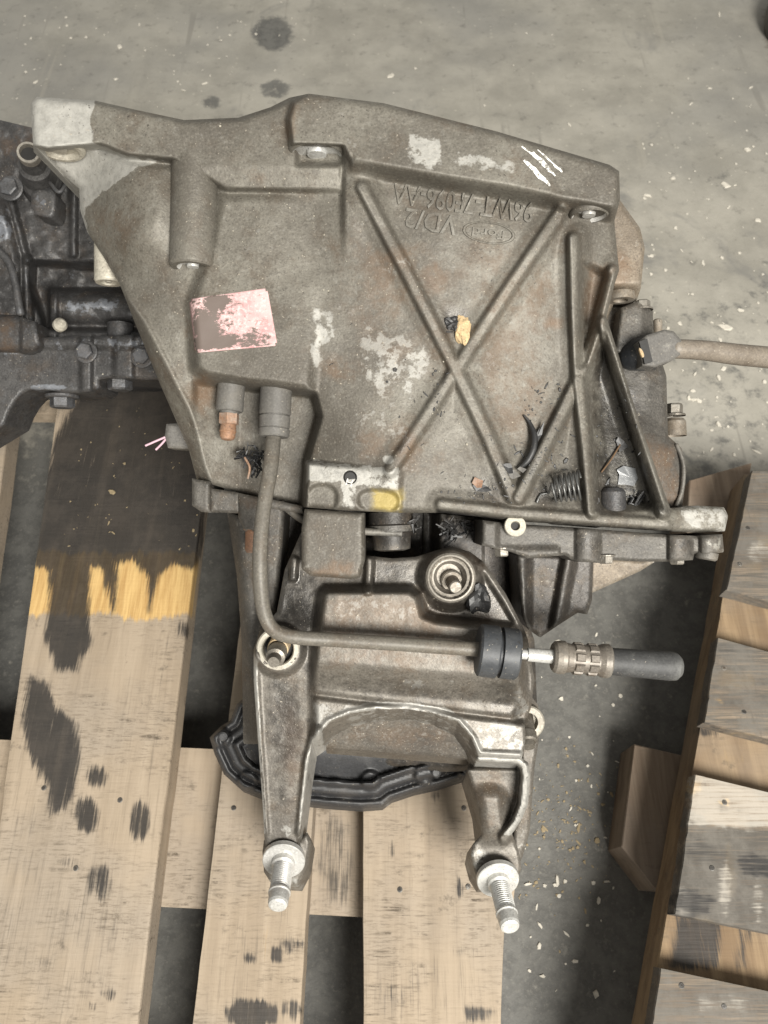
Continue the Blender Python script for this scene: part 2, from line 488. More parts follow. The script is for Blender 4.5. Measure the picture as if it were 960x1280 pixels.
def plain(name, col, rough, metal=0.0):
    s = NT(name); n = s.noise(240, 4, .6)
    c = s.mix(s.ramp(n, .3, .7), tuple(v * .8 for v in col), col)
    return s.out(c, rough, metal, s.bump(n, .15, .0006))
M['void'] = plain('dark_bore', (.010, .009, .008), .6)
def scuffed():
    s = NT('white_paint'); n = s.noise(520, 4, .7); m = s.noise(160, 3, .6)
    c = s.mix(s.ramp(s.math('ADD', s.math('MULTIPLY', n, .6), s.math('MULTIPLY', m, .4)), .40, .52), (.13, .12, .10), (.68, .67, .64))
    return s.out(c, .6, 0.0)
M['white_paint'] = scuffed()
M['wire_pink'] = plain('pink_wire', (.55, .36, .42), .5)
M['twig'] = plain('dry_twig', (.12, .07, .035), .8)
M['puddle'] = plain('oil_film', (.12, .125, .13), .22, .0)
M['spring'] = plain('spring_steel', (.13, .13, .125), .35, .6)
M['dust'] = plain('sawdust', (.30, .235, .14), .9)
M['print'] = plain('faded_print', (.40, .24, .23), .6)
M['grain'] = plain('settled_dust', (.36, .33, .27), .9)
M['offwhite'] = plain('offwhite_chip', (.62, .58, .50), .8)

def wood(name, base, dark, weather=(.165, .155, .138), along='Y', saw=.6, grime=.5):
    s = NT(name)
    info = s.n('ShaderNodeObjectInfo')
    add = s.n('ShaderNodeVectorMath', operation='ADD'); s.l(s.tc, add.inputs[0])
    cmb = s.n('ShaderNodeCombineXYZ'); s.l(s.math('MULTIPLY', info.outputs['Random'], 7.0), cmb.inputs[0]); s.l(s.math('MULTIPLY', info.outputs['Random'], 3.0), cmb.inputs[1])
    s.l(cmb.outputs[0], add.inputs[1]); vec = add.outputs[0]
    st = (1, .055, 1) if along == 'Y' else (.055, 1, 1)
    sx = (.05, 1, 1) if along == 'Y' else (1, .05, 1)
    g1 = s.noise(60, 6, .6, s.mapping(st, src=vec), .6); g2 = s.noise(260, 4, .7, s.mapping(st, src=vec))
    big = s.noise(7, 4, .6, vec); mid = s.noise(34, 5, .7, vec)
    c = s.mix(s.ramp(g1, .32, .68), dark, base)
    c = s.mix(s.math('MULTIPLY', s.ramp(g2, .52, .75), .35), c, tuple(v * .55 for v in dark))
    c = s.mix(s.math('MULTIPLY', s.ramp(big, .42, .66), .45), c, tuple(.5 * v + .09 for v in base))
    # band-saw marks across the board holding dirt
    sw = s.noise(300, 3, .6, s.mapping(sx, src=vec)); fl = s.noise(55, 5, .75, vec)
    fl2 = s.noise(14, 4, .7, vec); sw2 = s.noise(520, 3, .7, s.mapping(tuple(max(v, .16) for v in sx), src=vec))
    sm = s.math('MULTIPLY', s.ramp(sw, .50, .64), s.math('MULTIPLY', s.ramp(fl, .46, .66), s.ramp(fl2, .40, .62)))
    c = s.mix(s.math('MULTIPLY', sm, saw), c, (.085, .067, .048))
    sm2 = s.math('MULTIPLY', s.ramp(sw2, .48, .66), s.ramp(fl2, .36, .62))
    c = s.mix(s.math('MULTIPLY', sm2, saw * .55), c, (.15, .118, .085))
    c = s.mix(s.math('MULTIPLY', s.ramp(mid, .60, .75), grime), c, (.10, .082, .062))
    at = s.n('ShaderNodeAttribute', attribute_name='paint')
    sep = s.n('ShaderNodeSeparateColor'); s.l(at.outputs['Color'], sep.inputs[0])
    g3 = s.noise(620, 3, .6, s.mapping(tuple(v if v == 1 else .035 for v in st), src=vec))
    gw = s.math('MULTIPLY', s.math('SUBTRACT', s.math('ADD', s.math('ADD', s.math('MULTIPLY', g2, .35), s.math('MULTIPLY', g3, .4)), s.math('MULTIPLY', mid, .25)), .5), 2.7)
    def mask(ch, k):
        a = s.math('ADD', ch, gw)
        return s.math('MULTIPLY', s.ramp(a, .22, .80), s.math('MINIMUM', s.math('MULTIPLY', ch, 1.7), k))
    c = s.mix(mask(sep.outputs[1], .9), c, s.mix(s.ramp(g2, .3, .7), (.42, .25, .085), (.62, .42, .17)))
    c = s.mix(mask(at.outputs['Alpha'], .93), c, s.mix(s.ramp(mid, .35, .65), tuple(v * .6 for v in weather), weather))
    c = s.mix(mask(sep.outputs[0], .6), c, (.50, .46, .40))
    mo = s.math('MULTIPLY', mask(sep.outputs[2], .93), s.ramp(g1, .25, .5, .93, 1.0))
    c = s.mix(mo, c, s.mix(s.ramp(mid, .4, .7), (.020, .0195, .0195), (.038, .034, .031)))
    h = s.math('ADD', s.math('MULTIPLY', g2, .7), s.math('MULTIPLY', sw, .5))
    return s.out(c, s.math('SUBTRACT', .8, s.math('MULTIPLY', mo, .28)), 0.0, s.bump(h, .45, .0012), .3)
M['wood'] = wood('pallet_wood', (.355, .287, .213), (.285, .227, .165), saw=.95, grime=.75)
M['wood_r'] = wood('pallet_wood_weathered', (.25, .195, .14), (.13, .10, .075), weather=(.135, .125, .110), along='X', saw=.8, grime=.9)
M['wood_s'] = wood('pallet_wood_bearer', (.28, .20, .12), (.17, .115, .068), along='Y', saw=.4, grime=.8)
M['wood_b'] = wood('pallet_wood_block', (.27, .21, .155), (.17, .125, .09), along='Y', saw=.4, grime=.5)

def concrete():
    s = NT('concrete_floor')
    n0 = s.noise(1.7, 4, .6); n1 = s.noise(7, 6, .65); n2 = s.noise(40, 6, .7); n3 = s.noise(200, 4, .7)
    c = s.mix(s.ramp(n1, .33, .66), (.250, .236, .203), (.350, .330, .285))
    c = s.mix(s.math('MULTIPLY', s.ramp(n0, .45, .65), .55), c, (.190, .187, .178))
    c = s.mix(s.math('MULTIPLY', s.ramp(n2, .54, .74), .55), c, (.105, .099, .088))
    c = s.mix(s.math('MULTIPLY', s.ramp(n3, .54, .74), .4), c, (.33, .31, .26))
    w = s.noise(3.1, 5, .7, None, 1.0)
    c = s.mix(s.math('MULTIPLY', s.ramp(w, .58, .70), .55), c, (.11, .112, .115))
    v = s.vor(95); vc = s.n('ShaderNodeSeparateColor'); s.l(s.vor(95, out='Color'), vc.inputs[0])
    g = s.math('MULTIPLY', s.ramp(v, .30, .16), s.math('GREATER_THAN', vc.outputs[0], .93))
    c = s.mix(s.math('MULTIPLY', g, .4), c, (.46, .43, .36))
    sc = s.noise(30, 3, .6, s.mapping((1, .04, 1), (0, 0, .7))); sc2 = s.noise(22, 3, .6, s.mapping((1, .05, 1), (0, 0, -.5)))
    c = s.mix(s.math('MULTIPLY', s.math('MULTIPLY', s.ramp(sc, .60, .68), s.ramp(n1, .45, .6)), .35), c, (.12, .112, .10))
    c = s.mix(s.math('MULTIPLY', s.math('MULTIPLY', s.ramp(sc2, .62, .70), s.ramp(n1, .55, .42)), .3), c, (.36, .335, .28))
    at = s.n('ShaderNodeAttribute', attribute_name='paint')
    sep = s.n('ShaderNodeSeparateColor'); s.l(at.outputs['Color'], sep.inputs[0])
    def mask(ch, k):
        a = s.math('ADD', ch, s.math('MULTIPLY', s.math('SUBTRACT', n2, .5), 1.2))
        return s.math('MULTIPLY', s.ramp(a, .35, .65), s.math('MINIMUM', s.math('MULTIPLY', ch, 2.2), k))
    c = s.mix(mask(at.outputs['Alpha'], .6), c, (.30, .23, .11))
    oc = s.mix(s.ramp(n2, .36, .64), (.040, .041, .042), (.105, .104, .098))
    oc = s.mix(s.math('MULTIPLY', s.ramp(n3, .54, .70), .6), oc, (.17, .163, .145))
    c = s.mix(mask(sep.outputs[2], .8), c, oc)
    c = s.mix(mask(sep.outputs[1], .7), c, (.135, .105, .08))
    h = s.math('ADD', n3, s.math('MULTIPLY', n2, .8))
    return s.out(c, s.math('ADD', s.math('MULTIPLY', n1, .25), .5), 0.0, s.bump(h, .4, .0015), .35)
M['concrete'] = concrete()

def sticker_mat():
    s = NT('worn_pink_sticker')
    n2 = s.noise(210, 6, .75, s.mapping((1, 2.2, 1))); n3 = s.noise(420, 4, .7); n1 = s.noise(38, 3, .6)
    at = s.n('ShaderNodeAttribute', attribute_name='paint'); sep = s.n('ShaderNodeSeparateColor'); s.l(at.outputs['Color'], sep.inputs[0])
    pk = s.mix(s.ramp(n1, .35, .65), (.38, .19, .19), (.52, .34, .33))
    pk = s.mix(s.math('MULTIPLY', s.ramp(n3, .48, .66), .6), pk, (.60, .50, .48))
    a = s.math('ADD', s.math('ADD', s.math('MULTIPLY', n2, .75), s.math('MULTIPLY', n3, .25)), sep.outputs[0])
    c = s.mix(s.ramp(a, .57, .67), (.115, .090, .078), pk)
    return s.out(c, .55, 0.0, s.bump(a, .3, .0005), .4)
M['sticker'] = sticker_mat()

# ------------------------------------------------------------------ the floor
def make_floor():
    # fine sheet where the stains and painted shade are, one sheet to the horizon
    n = 150
    xs = np.concatenate([np.linspace(-30, -1.3, 8)[:-1], np.linspace(-1.3, 1.3, n), np.linspace(1.3, 30, 8)[1:]])
    ys = np.concatenate([np.linspace(-30, -.5, 8)[:-1], np.linspace(-.5, 2.1, n), np.linspace(2.1, 30, 8)[1:]])
    gx, gy = np.meshgrid(xs, ys); V = np.stack([gx.ravel(), gy.ravel(), np.zeros(gx.size)], 1)
    nx = len(xs); F = []
    for j in range(len(ys) - 1):
        for i in range(nx - 1): F.append((j * nx + i, j * nx + i + 1, (j + 1) * nx + i + 1, (j + 1) * nx + i))
    def fl(poly): return [tuple(PZ(a, b, 0)[:2] * 100) for a, b in poly]
    st = [('o', fl([(740, 330), (1000, 300), (1100, 640), (760, 640)]), 8, .40, 14), ('o', fl([(-300, 520), (420, 480), (1200, 600), (1300, 1600), (-500, 1600)]), 10, .72, 10), ('o', fl(ell(340, 42, 26, 22)), 1.5, .9, 2), ('o', fl(ell(265, 128, 15, 9)), 1, .75, 1), ('o', fl(ell(345, 112, 22, 14)), 1, .65, 2),  # broad lower zone: oily floor, with shade under the pallets painted in too
          ('o', fl(ell(800, 480, 26, 18)), 1.5, .55, 2), ('o', fl(ell(905, 220, 30, 22)), 2, .45, 2), ('o', fl(ell(870, 690, 60, 40)), 3, .5, 3),
          ('y', fl(ell(705, 1035, 60, 75)), 4, .30, 3), ('r', fl([(950, -60), (1010, -60), (1010, 130), (962, 110)]), 3, .8, 4)]
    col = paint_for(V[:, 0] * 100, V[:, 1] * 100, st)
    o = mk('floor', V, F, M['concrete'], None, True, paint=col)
    tag(o, 'grey stained concrete workshop floor', None, None, 'structure')
make_floor()

def chips():
    V = []; F = []
    def chip(x, y, s, a, el):
        b = len(V); k = random.randint(5, 7); h = s * random.uniform(.12, .35)
        top = []
        for i in range(k):
            t = 2 * math.pi * i / k + random.uniform(-.3, .3); r = s * random.uniform(.55, 1.1)
            u = r * math.cos(t) * el; v = r * math.sin(t) / el
            top.append((x + u * math.cos(a) - v * math.sin(a), y + u * math.sin(a) + v * math.cos(a)))
        for p in top: V.append((p[0], p[1], .0005))
        for p in top: V.append((x + (p[0] - x) * .8, y + (p[1] - y) * .8, .0005 + h * random.uniform(.7, 1.2)))
        F.append(tuple(b + k + i for i in range(k)))
        for i in range(k): F.append((b + i, b + (i + 1) % k, b + k + (i + 1) % k, b + k + i))
    zones = [((20, 330, 20, 125), 60), ((330, 960, 0, 160), 26), ((800, 960, 180, 470), 85), ((860, 960, 460, 570), 35), ((650, 780, 760, 1250), 60), ((860, 960, 120, 200), 10), ((0, 960, 0, 200), 25)]
    for (x0, x1, y0, y1), n in zones:
        for _ in range(n):
            w = PZ(random.uniform(x0, x1), random.uniform(y0, y1), 0)
            chip(w[0], w[1], .0017 * random.lognormvariate(0.2, .55), random.uniform(0, 6.3), random.choice((1, 1, 1.3, 1.8)))
    o = mk('wood_chips', V, F, M['offwhite'], None, False)
    tag(o, 'small pale chips scattered over the concrete floor', 'debris', None, 'stuff')
    V.clear(); F.clear()
    for _ in range(58):
        w = PZ(random.uniform(80, 250), random.uniform(500, 690), .1405)
        k0 = len(V); chip(w[0], w[1], .0009 * random.lognormvariate(.1, .55), random.uniform(0, 6.3), random.choice((1, 1.3, 1.8)))
        for q in range(k0, len(V)): V[q] = (V[q][0], V[q][1], V[q][2] + .1405)
    o = mk('wood_crumbs', V, F, M['dust'], None, False)
    tag(o, 'pale crumbs lying on the oil-soaked board', 'debris', None, 'stuff')
    V.clear(); F.clear()
    for _ in range(230):
        w = PZ(random.gauss(700, 38), random.gauss(1035, 45), 0)
        chip(w[0], w[1], .0010 * random.lognormvariate(0.1, .5), random.uniform(0, 6.3), random.choice((1, 1.3, 1.8)))
    o = mk('sawdust', V, F, M['dust'], None, False)
    tag(o, 'yellowish sawdust crumbs on the floor beside the bracket stud', 'sawdust', None, 'stuff')
chips()

# ------------------------------------------------------------------ pallets
def board(name, quad, z, t, mat, parent, nu=10, nv=40, stains=None, wob=.0012, seed=0):
    """quad: pixel corners NW, NE, SE, SW on the plane z; t thickness"""
    c = [PZ(a, b, z) for a, b in quad]
    u, v = np.meshgrid(np.linspace(0, 1, nu + 1), np.linspace(0, 1, nv + 1))
    top = ((1 - u) * (1 - v))[..., None] * c[0] + (u * (1 - v))[..., None] * c[1] + (u * v)[..., None] * c[2] + ((1 - u) * v)[..., None] * c[3]
    top = top.reshape(-1, 3); uu = u.ravel(); vv = v.ravel()
    cm = top * 100
    wx = fbm(vv * 14 + seed, uu * 0 + seed * 3.1, seed) * wob * 2
    top[:, 0] += wx * np.where(uu < .5, 1, -1)
    top[:, 2] += fbm(cm[:, 0] / 4 + seed, cm[:, 1] / 9, seed + 3) * wob * .8
    # worn arrises
    ed = np.minimum(np.minimum(uu, 1 - uu) * nu, np.minimum(vv, 1 - vv) * nv)
    n = len(top); bot = top.copy(); bot[:, 2] = z - t
    mid = top.copy(); mid[:, 2] -= .0016
    top[ed < .5, 2] -= .0004
    cen = top.mean(0)
    W = nu + 1
    ring = [j for j in range(W)] + [j * W + nu for j in range(1, nv + 1)] + [nv * W + i for i in range(nu - 1, -1, -1)] + [j * W for j in range(nv - 1, 0, -1)]
    ins = top.copy()
    lip = top[ring].copy(); lip[:, 2] -= .0018
    top[ring] = top[ring] + (cen - top[ring]) * np.array([.008, .004, 0])
    V = list(top) + list(lip) + [np.array([p[0], p[1], z - t]) for p in lip]
    F = []
    for j in range(nv):
        for i in range(nu): F.append((j * W + i, (j + 1) * W + i, (j + 1) * W + i + 1, j * W + i + 1))
    m = len(ring)
    for k in range(m):
        k2 = (k + 1) % m
        F.append((ring[k2], ring[k], n + k, n + k2)[::-1] if False else (ring[k], ring[k2], n + k2, n + k))
        F.append((n + k, n + k2, n + m + k2, n + m + k))
    F.append(tuple(n + m + k for k in range(m)))
    V = np.array(V); px, py = proj(V)
    col = paint_for(px, py, stains, True) if stains else None
    o = mk(name, V, F, mat, parent, False, paint=col)
    return o
def slab(name, poly, z, z0, mat, parent, stains=None):
    """prism with the pixel outline poly on the plane z, down to z0"""
    top = [PZ(a, b, z) for a, b in poly]; n = len(top); bev = .0015
    cen = np.mean(top, 0)
    V = [p + (cen - p) * (bev / np.linalg.norm(cen - p)) * np.array([1, 1, 0]) for p in top] + [p - np.array([0, 0, bev]) for p in top] + [np.array([p[0], p[1], z0]) for p in top]
    F = [tuple(range(n)), tuple(2 * n + i for i in reversed(range(n)))]
    for k in range(n):
        j = (k + 1) % n
        F.append((k, n + k, n + j, j)); F.append((n + k, 2 * n + k, 2 * n + j, n + j))
    return mk(name, V, F, mat, parent, False)

PT = .14
pal = empty('pallet', PZ(300, 1000, 0), 'light wooden pallet with oil-stained boards under the aluminium gearbox', 'pallet')
b1 = [('o', [(60, 300), (300, 300), (262, 600), (250, 700), (238, 712), (215, 705), (200, 720), (188, 765), (182, 725), (165, 700), (150, 706), (146, 765), (137, 772), (128, 712), (112, 706), (114, 800), (96, 838), (70, 842), (56, 800), (64, 712), (40, 706), (52, 600), (70, 540), (95, 500), (60, 480)], 6.5, 1, 5),
      ('y', [(62, 470), (100, 486), (90, 520), (68, 560)], 3, .35, 4),
      ('o', [(40, 845), (58, 850), (72, 885), (96, 905), (100, 945), (92, 985), (80, 1012), (62, 1018), (56, 985), (40, 945), (26, 905), (28, 870)], 8, 1, 8),
      ('o', ell(121, 970, 13, 14), 7, .95, 5), ('o', ell(108, 1020, 15, 24), 7, .95, 6), ('o', ell(175, 1026, 12, 24), 7, .9, 6), ('o', ell(125, 1105, 16, 26), 7, .75, 10), ('o', ell(88, 1078, 16, 10), 3, .5, 6),
      ('o', ell(230, 787, 10, 12), 7, .8, 5), ('o', ell(135, 1243, 12, 8), 3, .6, 5), ('o', ell(116, 1258, 7, 5), 2, .9, 2), ('o', ell(60, 1205, 14, 7), 3, .45, 6), ('o', ell(70, 1170, 90, 100, 16), 20, .30, 40), ('o', ell(190, 900, 40, 120, 16), 15, .22, 30), ('o', ell(25, 1050, 30, 80, 16), 10, .3, 20),
      ('r', [(30, 690), (250, 690), (240, 768), (180, 774), (100, 770), (24, 764)], 6, 1.0, 8)]
b2 = [('o', ell(318, 1268, 34, 20), 3, .95, 10), ('o', ell(364, 1180, 16, 10), 3, .6, 6), ('o', ell(312, 1196, 7, 8), 2, .9, 4), ('o', ell(346, 1194, 7, 8), 2, .9, 4), ('o', ell(365, 1262, 16, 12), 3, .6, 8),
      ('o', ell(300, 1210, 60, 60, 16), 15, .28, 30), ('r', ell(335, 1185, 5, 40), 4, .4, 5), ('o', ell(355, 1100, 22, 60), 8, .35, 14)]
b3 = [('o', ell(490, 1062, 5, 12), 2, .8, 3), ('o', ell(575, 1110, 5, 14), 2, .7, 3), ('o', ell(545, 995, 8, 10), 2, .5, 3), ('o', ell(600, 1268, 22, 8), 3, .8, 6), ('o', ell(490, 1240, 34, 6), 3, .5, 8), ('o', ell(590, 1192, 30, 5), 3, .45, 6), ('o', ell(540, 1240, 90, 40, 16), 15, .3, 30)]
board('board', [(30, 400), (-230, 400), (-420, 1500), (-130, 1500)][1:2] + [(30, 400), (-128, 1500), (-420, 1500)], PT, .032, M['wood'], pal, 6, 30, seed=1)
board('board', [(86, 400), (280, 400), (146, 1500), (-66, 1500)], PT, .032, M['wood'], pal, 56, 230, b1, seed=2)
board('board', [(345, 400), (428, 400), (362, 1500), (214, 1500)], PT, .032, M['wood'], pal, 30, 160, b2, seed=3)
board('board', [(452, 400), (655, 400), (620, 1500), (454, 1500)], PT, .032, M['wood'], pal, 40, 160, b3, seed=4)
cs = [('o', ell(420, 1075, 26, 60), 8, .5, 16), ('o', ell(415, 1040, 14, 22), 4, .6, 8)]
board('cross_board', [(-230, 914), (655, 953), (640, 1156), (-300, 1108)], PT - .0325, .022, M['wood'], pal, 90, 20, cs, seed=5)
board('cross_board', [(-60, 420), (690, 425), (690, 520), (-90, 515)], PT - .0325, .022, M['wood'], pal, 30, 8, seed=6)
board('cross_board', [(-300, 1420), (640, 1440), (640, 1560), (-330, 1540)], PT - .0325, .022, M['wood'], pal, 30, 8, seed=7)
for (xa, ya, xb, yb) in ((-210, 950, -90, 1080), (500, 980, 620, 1120), (480, 440, 640, 510), (110, 440, 250, 510)):
    slab('block', [(xa, ya), (xb, ya), (xb - 4, yb), (xa - 8, yb)], PT - .0548, 0.0, M['wood_b'], pal)

def nails(lst, z, par):
    for x, y in lst:
        lathe('nail', PZ(x, y, z) - np.array([0, 0, .002]), (random.uniform(-.1, .1), random.uniform(-.1, .1), 1), [(0, .0026), (.0022, .0026), (.0025, .0019), (.0026, 0)], M['deep'], par, 9)
nails([(55, 985), (150, 1000), (95, 1085), (292, 1010), (350, 1062), (490, 1000), (580, 1010), (500, 1112), (585, 1108)], PT, pal)
pr = empty('pallet', PZ(950, 900, 0), 'dark weathered pallet with honey-coloured bearer and grey boards beside the gearbox', 'pallet')
edge = [(934, 592), (903, 735), (889, 797), (868, 905), (860, 965), (832, 1142), (820, 1207), (775, 1480)]
BZ = .12
board('bearer', [(931, 592), (1120, 592), (1040, 1480), (773, 1480)], BZ, .045, M['wood_s'], pr, 44, 150, [('o', [(848, 1140), (905, 1150), (900, 1212), (834, 1212)], 7, .85, 8), ('o', [(925, 1150), (945, 1150), (935, 1215), (915, 1215)], 6, .6, 8), ('o', ell(884, 915, 14, 8), 4, .7, 6), ('o', ell(900, 770, 8, 24), 5, .4, 8), ('o', ell(880, 905, 40, 5), 4, .5, 5), ('o', ell(862, 1000, 10, 60), 6, .4, 10), ('o', ell(915, 742, 40, 4), 3, .5, 4), ('r', ell(950, 770, 30, 20), 8, .18, 12), ('r', ell(930, 945, 40, 16), 8, .18, 12)], seed=21)
wr = lambda *a: list(a)
allq = [(700, 500), (1300, 500), (1300, 1600), (700, 1600)]
wb = [('y', allq, 3, .62, 0)]
for _k in range(46):
    wb.append((random.choice('yyoor'), ell(random.uniform(820, 1000), random.uniform(590, 1320), random.uniform(10, 40), random.uniform(4, 14), 11, rot=15), 5, random.uniform(.35, .8), 14))
board('board', [(940, 588), (1200, 600), (1200, 815), (908, 737)], BZ + .021, .020, M['wood_r'], pr, 40, 24, wb + [('r', ell(935, 710, 26, 9), 4, .5, 8), ('c', ell(950, 690, 20, 14), 4, .4, 8)], seed=11)
board('board', [(897, 797), (1200, 880), (1200, 985), (880, 903)], BZ + .021, .020, M['wood_r'], pr, 40, 18, wb + [('r', ell(920, 850, 34, 14), 5, .45, 12), ('r', ell(895, 876, 12, 2), 1, .8, 1), ('r', ell(935, 918, 40, 4), 2, .6, 3)], seed=12)
board('board', [(869, 968), (1200, 1048), (1200, 1215), (843, 1143)], BZ + .021, .020, M['wood_r'], pr, 44, 30, wb[1:] + [('y', [(860, 1028), (1200, 1052), (1200, 1230), (830, 1150)], 2, .8, 2), ('c', [(860, 960), (1200, 1040), (1200, 1062), (860, 1030)], 4, .7, 8), ('r', ell(907, 1003, 6, 4), 1, .9, 3), ('r', ell(912, 1090, 9, 36), 4, .55, 8), ('c', ell(905, 1110, 8, 40), 3, .5, 6), ('c', ell(852, 1130, 12, 22), 5, .6, 8), ('c', ell(948, 1120, 7, 34), 3, .45, 6)], seed=13)
board('board', [(826, 1210), (1200, 1290), (1200, 1520), (785, 1480)], BZ + .021, .020, M['wood_r'], pr, 40, 24, wb + [('c', ell(900, 1256, 40, 10), 5, .4, 12), ('r', ell(852, 1232, 6, 5), 2, .7, 2)], seed=14)
slab('block', [(793, 930), (866, 947), (838, 1113), (818, 1111), (777, 1058)], .055, 0.0, M['wood_b'], pr)
slab('block', [(862, 600), (940, 578), (930, 640), (858, 668)], .070, 0.0, M['wood_b'], pr)

# ------------------------------------------------------------------ the gearbox
gb = empty('gearbox', PZ(470, 900, .14), 'dirty grey-brown aluminium car gearbox with ribbed bell housing, bracket and pipe', 'gearbox')

ST = [  # patches of clean metal (c), rust and brown dirt (r), oil (o), yellow paint (y)
    ('c', [(30, 112), (122, 120), (112, 150), (117, 178), (160, 196), (205, 201), (176, 209), (150, 226), (118, 250), (106, 262), (118, 330), (90, 330), (80, 235), (30, 195)], 3, 1, 5),
    ('c', [(505, 163), (530, 168), (548, 178), (552, 200), (535, 210), (515, 206), (508, 185)], 3, .5, 26),
    ('c', [(555, 188), (600, 190), (648, 205), (640, 216), (590, 212), (558, 205)], 3, .42, 26),
    ('c', [(385, 380), (425, 388), (420, 430), (395, 470), (384, 450)], 6, .42, 34),
    ('c', [(440, 400), (520, 400), (540, 460), (510, 560), (440, 550)], 12, .42, 40),
    ('c', [(380, 572), (500, 585), (497, 612), (447, 609), (444, 637), (424, 637), (424, 604), (382, 604)], 3, .75, 6),
    ('c', [(840, 625), (915, 625), (915, 668), (862, 664)], 3, .6, 5),
    ('c', ell(485, 575, 8, 7), 3, .8, 4), ('c', ell(690, 270, 14, 12), 6, .4, 10),
    ('y', [(466, 612), (502, 616), (500, 640), (466, 636)], 6, .95, 8),
    ('r', [(430, 330), (530, 300), (545, 380), (480, 430), (430, 410)], 18, .42, 40),
    ('r', [(728, 330), (772, 330), (762, 380), (740, 460), (728, 440)], 6, .55, 10), ('o', [(745, 400), (760, 400), (838, 640), (818, 640)], 4, .35, 4),
    ('r', ell(690, 405, 14, 10), 6, .65, 8), ('r', ell(560, 250, 60, 14), 10, .35, 20),
    ('r', ell(255, 490, 22, 30), 8, .6, 16), ('r', ell(365, 150, 10, 26), 5, .5, 8),
    ('r', ell(600, 330, 50, 40), 15, .3, 30),
    ('o', [(738, 470), (760, 420), (830, 630), (745, 640)], 8, .38, 24),
    ('o', [(545, 600), (640, 590), (640, 640), (548, 632)], 8, .4, 20),
    ('o', [(655, 640), (700, 560), (735, 560), (738, 640)], 10, .4, 25),
    ('o', [(395, 490), (440, 520), (500, 570), (440, 575), (385, 560)], 10, .25, 20),
]
_r = random.Random(3)
for _ in range(34):
    _x = _r.uniform(390, 560); _y = _r.uniform(310, 590)
    ST.append((_r.choice('crrr'), ell(_x, _y, _r.uniform(14, 40), _r.uniform(10, 34), 11), _r.uniform(9, 16), _r.uniform(.3, .55), 40))
for _ in range(26):
    ST.append((_r.choice('cro'), ell(_r.uniform(110, 700), _r.uniform(130, 600), _r.uniform(12, 40), _r.uniform(10, 36), 11), 14, _r.uniform(.22, .42), 40))
ST += [('c', [(386, 382), (400, 380), (426, 392), (420, 425), (404, 432), (398, 470), (386, 452)], 5, .62, 16), ('c', [(446, 440), (470, 430), (500, 445), (505, 470), (470, 490), (448, 475)], 6, .55, 24), ('c', [(500, 440), (535, 420), (545, 450), (515, 520), (495, 500)], 7, .55, 24),
       ('c', [(430, 500), (470, 510), (468, 560), (425, 560)], 8, .42, 24), ('c', [(505, 160), (535, 166), (550, 178), (556, 202), (536, 212), (512, 206)], 4, .72, 14), ('c', [(556, 186), (600, 188), (648, 204), (642, 218), (590, 214), (558, 206)], 4, .62, 16), ('c', [(380, 120), (480, 130), (760, 206), (765, 250), (640, 235), (430, 195)], 10, .24, 30),
       ('c', ell(315, 290, 40, 24), 10, .34, 30), ('c', ell(620, 480, 50, 60), 14, .22, 40),
       ('o', [(648, 606), (700, 490), (716, 480), (668, 606)], 5, .6, 12), ('o', [(540, 520), (556, 455), (564, 462), (548, 510), (500, 570), (495, 560)], 3, .6, 8),
       ('o', [(736, 480), (754, 410), (770, 440), (835, 645), (742, 645)], 8, .62, 30), ('o', [(600, 590), (640, 560), (650, 600), (640, 632), (560, 625)], 8, .5, 20),
       ('o', ell(700, 615, 40, 22), 8, .55, 16), ('o', ell(568, 400, 24, 22), 6, .6, 12), ('o', ell(735, 400, 10, 60), 6, .4, 10), ('o', [(545, 636), (640, 648), (840, 662), (840, 668), (545, 646)], 2, .8, 4),
       ('r', [(590, 290), (700, 320), (700, 600), (620, 560), (585, 480)], 20, .42, 50), ('o', [(395, 600), (500, 590), (505, 570), (400, 572)], 4, .35, 10)]
RIBS = [  # (centre line, half width px, height mm)
    ([(453, 234), (500, 325), (570, 462)], 9.5, 8), ([(570, 462), (610, 545), (642, 622)], 10.5, 8),
    ([(702, 263), (640, 355), (570, 462)], 10, 8), ([(570, 462), (530, 525), (488, 588)], 9.5, 7),
    ([(717, 298), (719, 390), (723, 475)], 9, 13), ([(723, 475), (733, 560), (740, 640)], 10, 14),
    ([(766, 338), (745, 415), (723, 475)], 8.5, 13), ([(723, 475), (688, 545), (648, 622)], 10, 11),
    ([(753, 402), (790, 520), (829, 640)], 9.5, 20),
    ([(552, 631), (640, 641), (740, 649), (832, 655)], 9, 7)]
base_f = tps([(60, 150, 10), (105, 230, -22), (104, 300, -26), (140, 340, -12), (165, 230, 8), (165, 300, 6), (215, 230, 12), (215, 330, 10), (215, 390, 4),
              (186, 392, 1), (228, 470, -3), (276, 585, -10), (140, 400, 0), (190, 540, -10), (250, 400, 4), (300, 300, 8), (330, 420, 8), (250, 520, -16), (320, 600, -24),
              (440, 260, 20), (440, 400, 12), (440, 560, 5), (570, 270, 23), (570, 420, 10), (570, 600, 1), (690, 290, 19), (690, 400, 4), (690, 600, -6),
              (500, 640, 2), (640, 650, -4), (835, 650, -12), (770, 500, -16), (770, 290, 5), (300, 150, 18), (600, 200, 20), (700, 180, 18)])
P_FL = [(36, 116), (50, 118), (120, 126), (230, 149), (300, 147), (340, 133), (372, 122), (372, 205), (428, 205), (428, 239), (282, 238), (270, 232), (215, 201), (160, 196), (125, 183), (60, 189), (34, 184)]
P_FR = [(360, 150), (366, 128), (385, 112), (480, 124), (620, 158), (772, 204), (780, 215), (778, 262), (764, 266), (706, 254), (640, 240), (540, 224), (440, 206), (428, 184), (364, 182)]
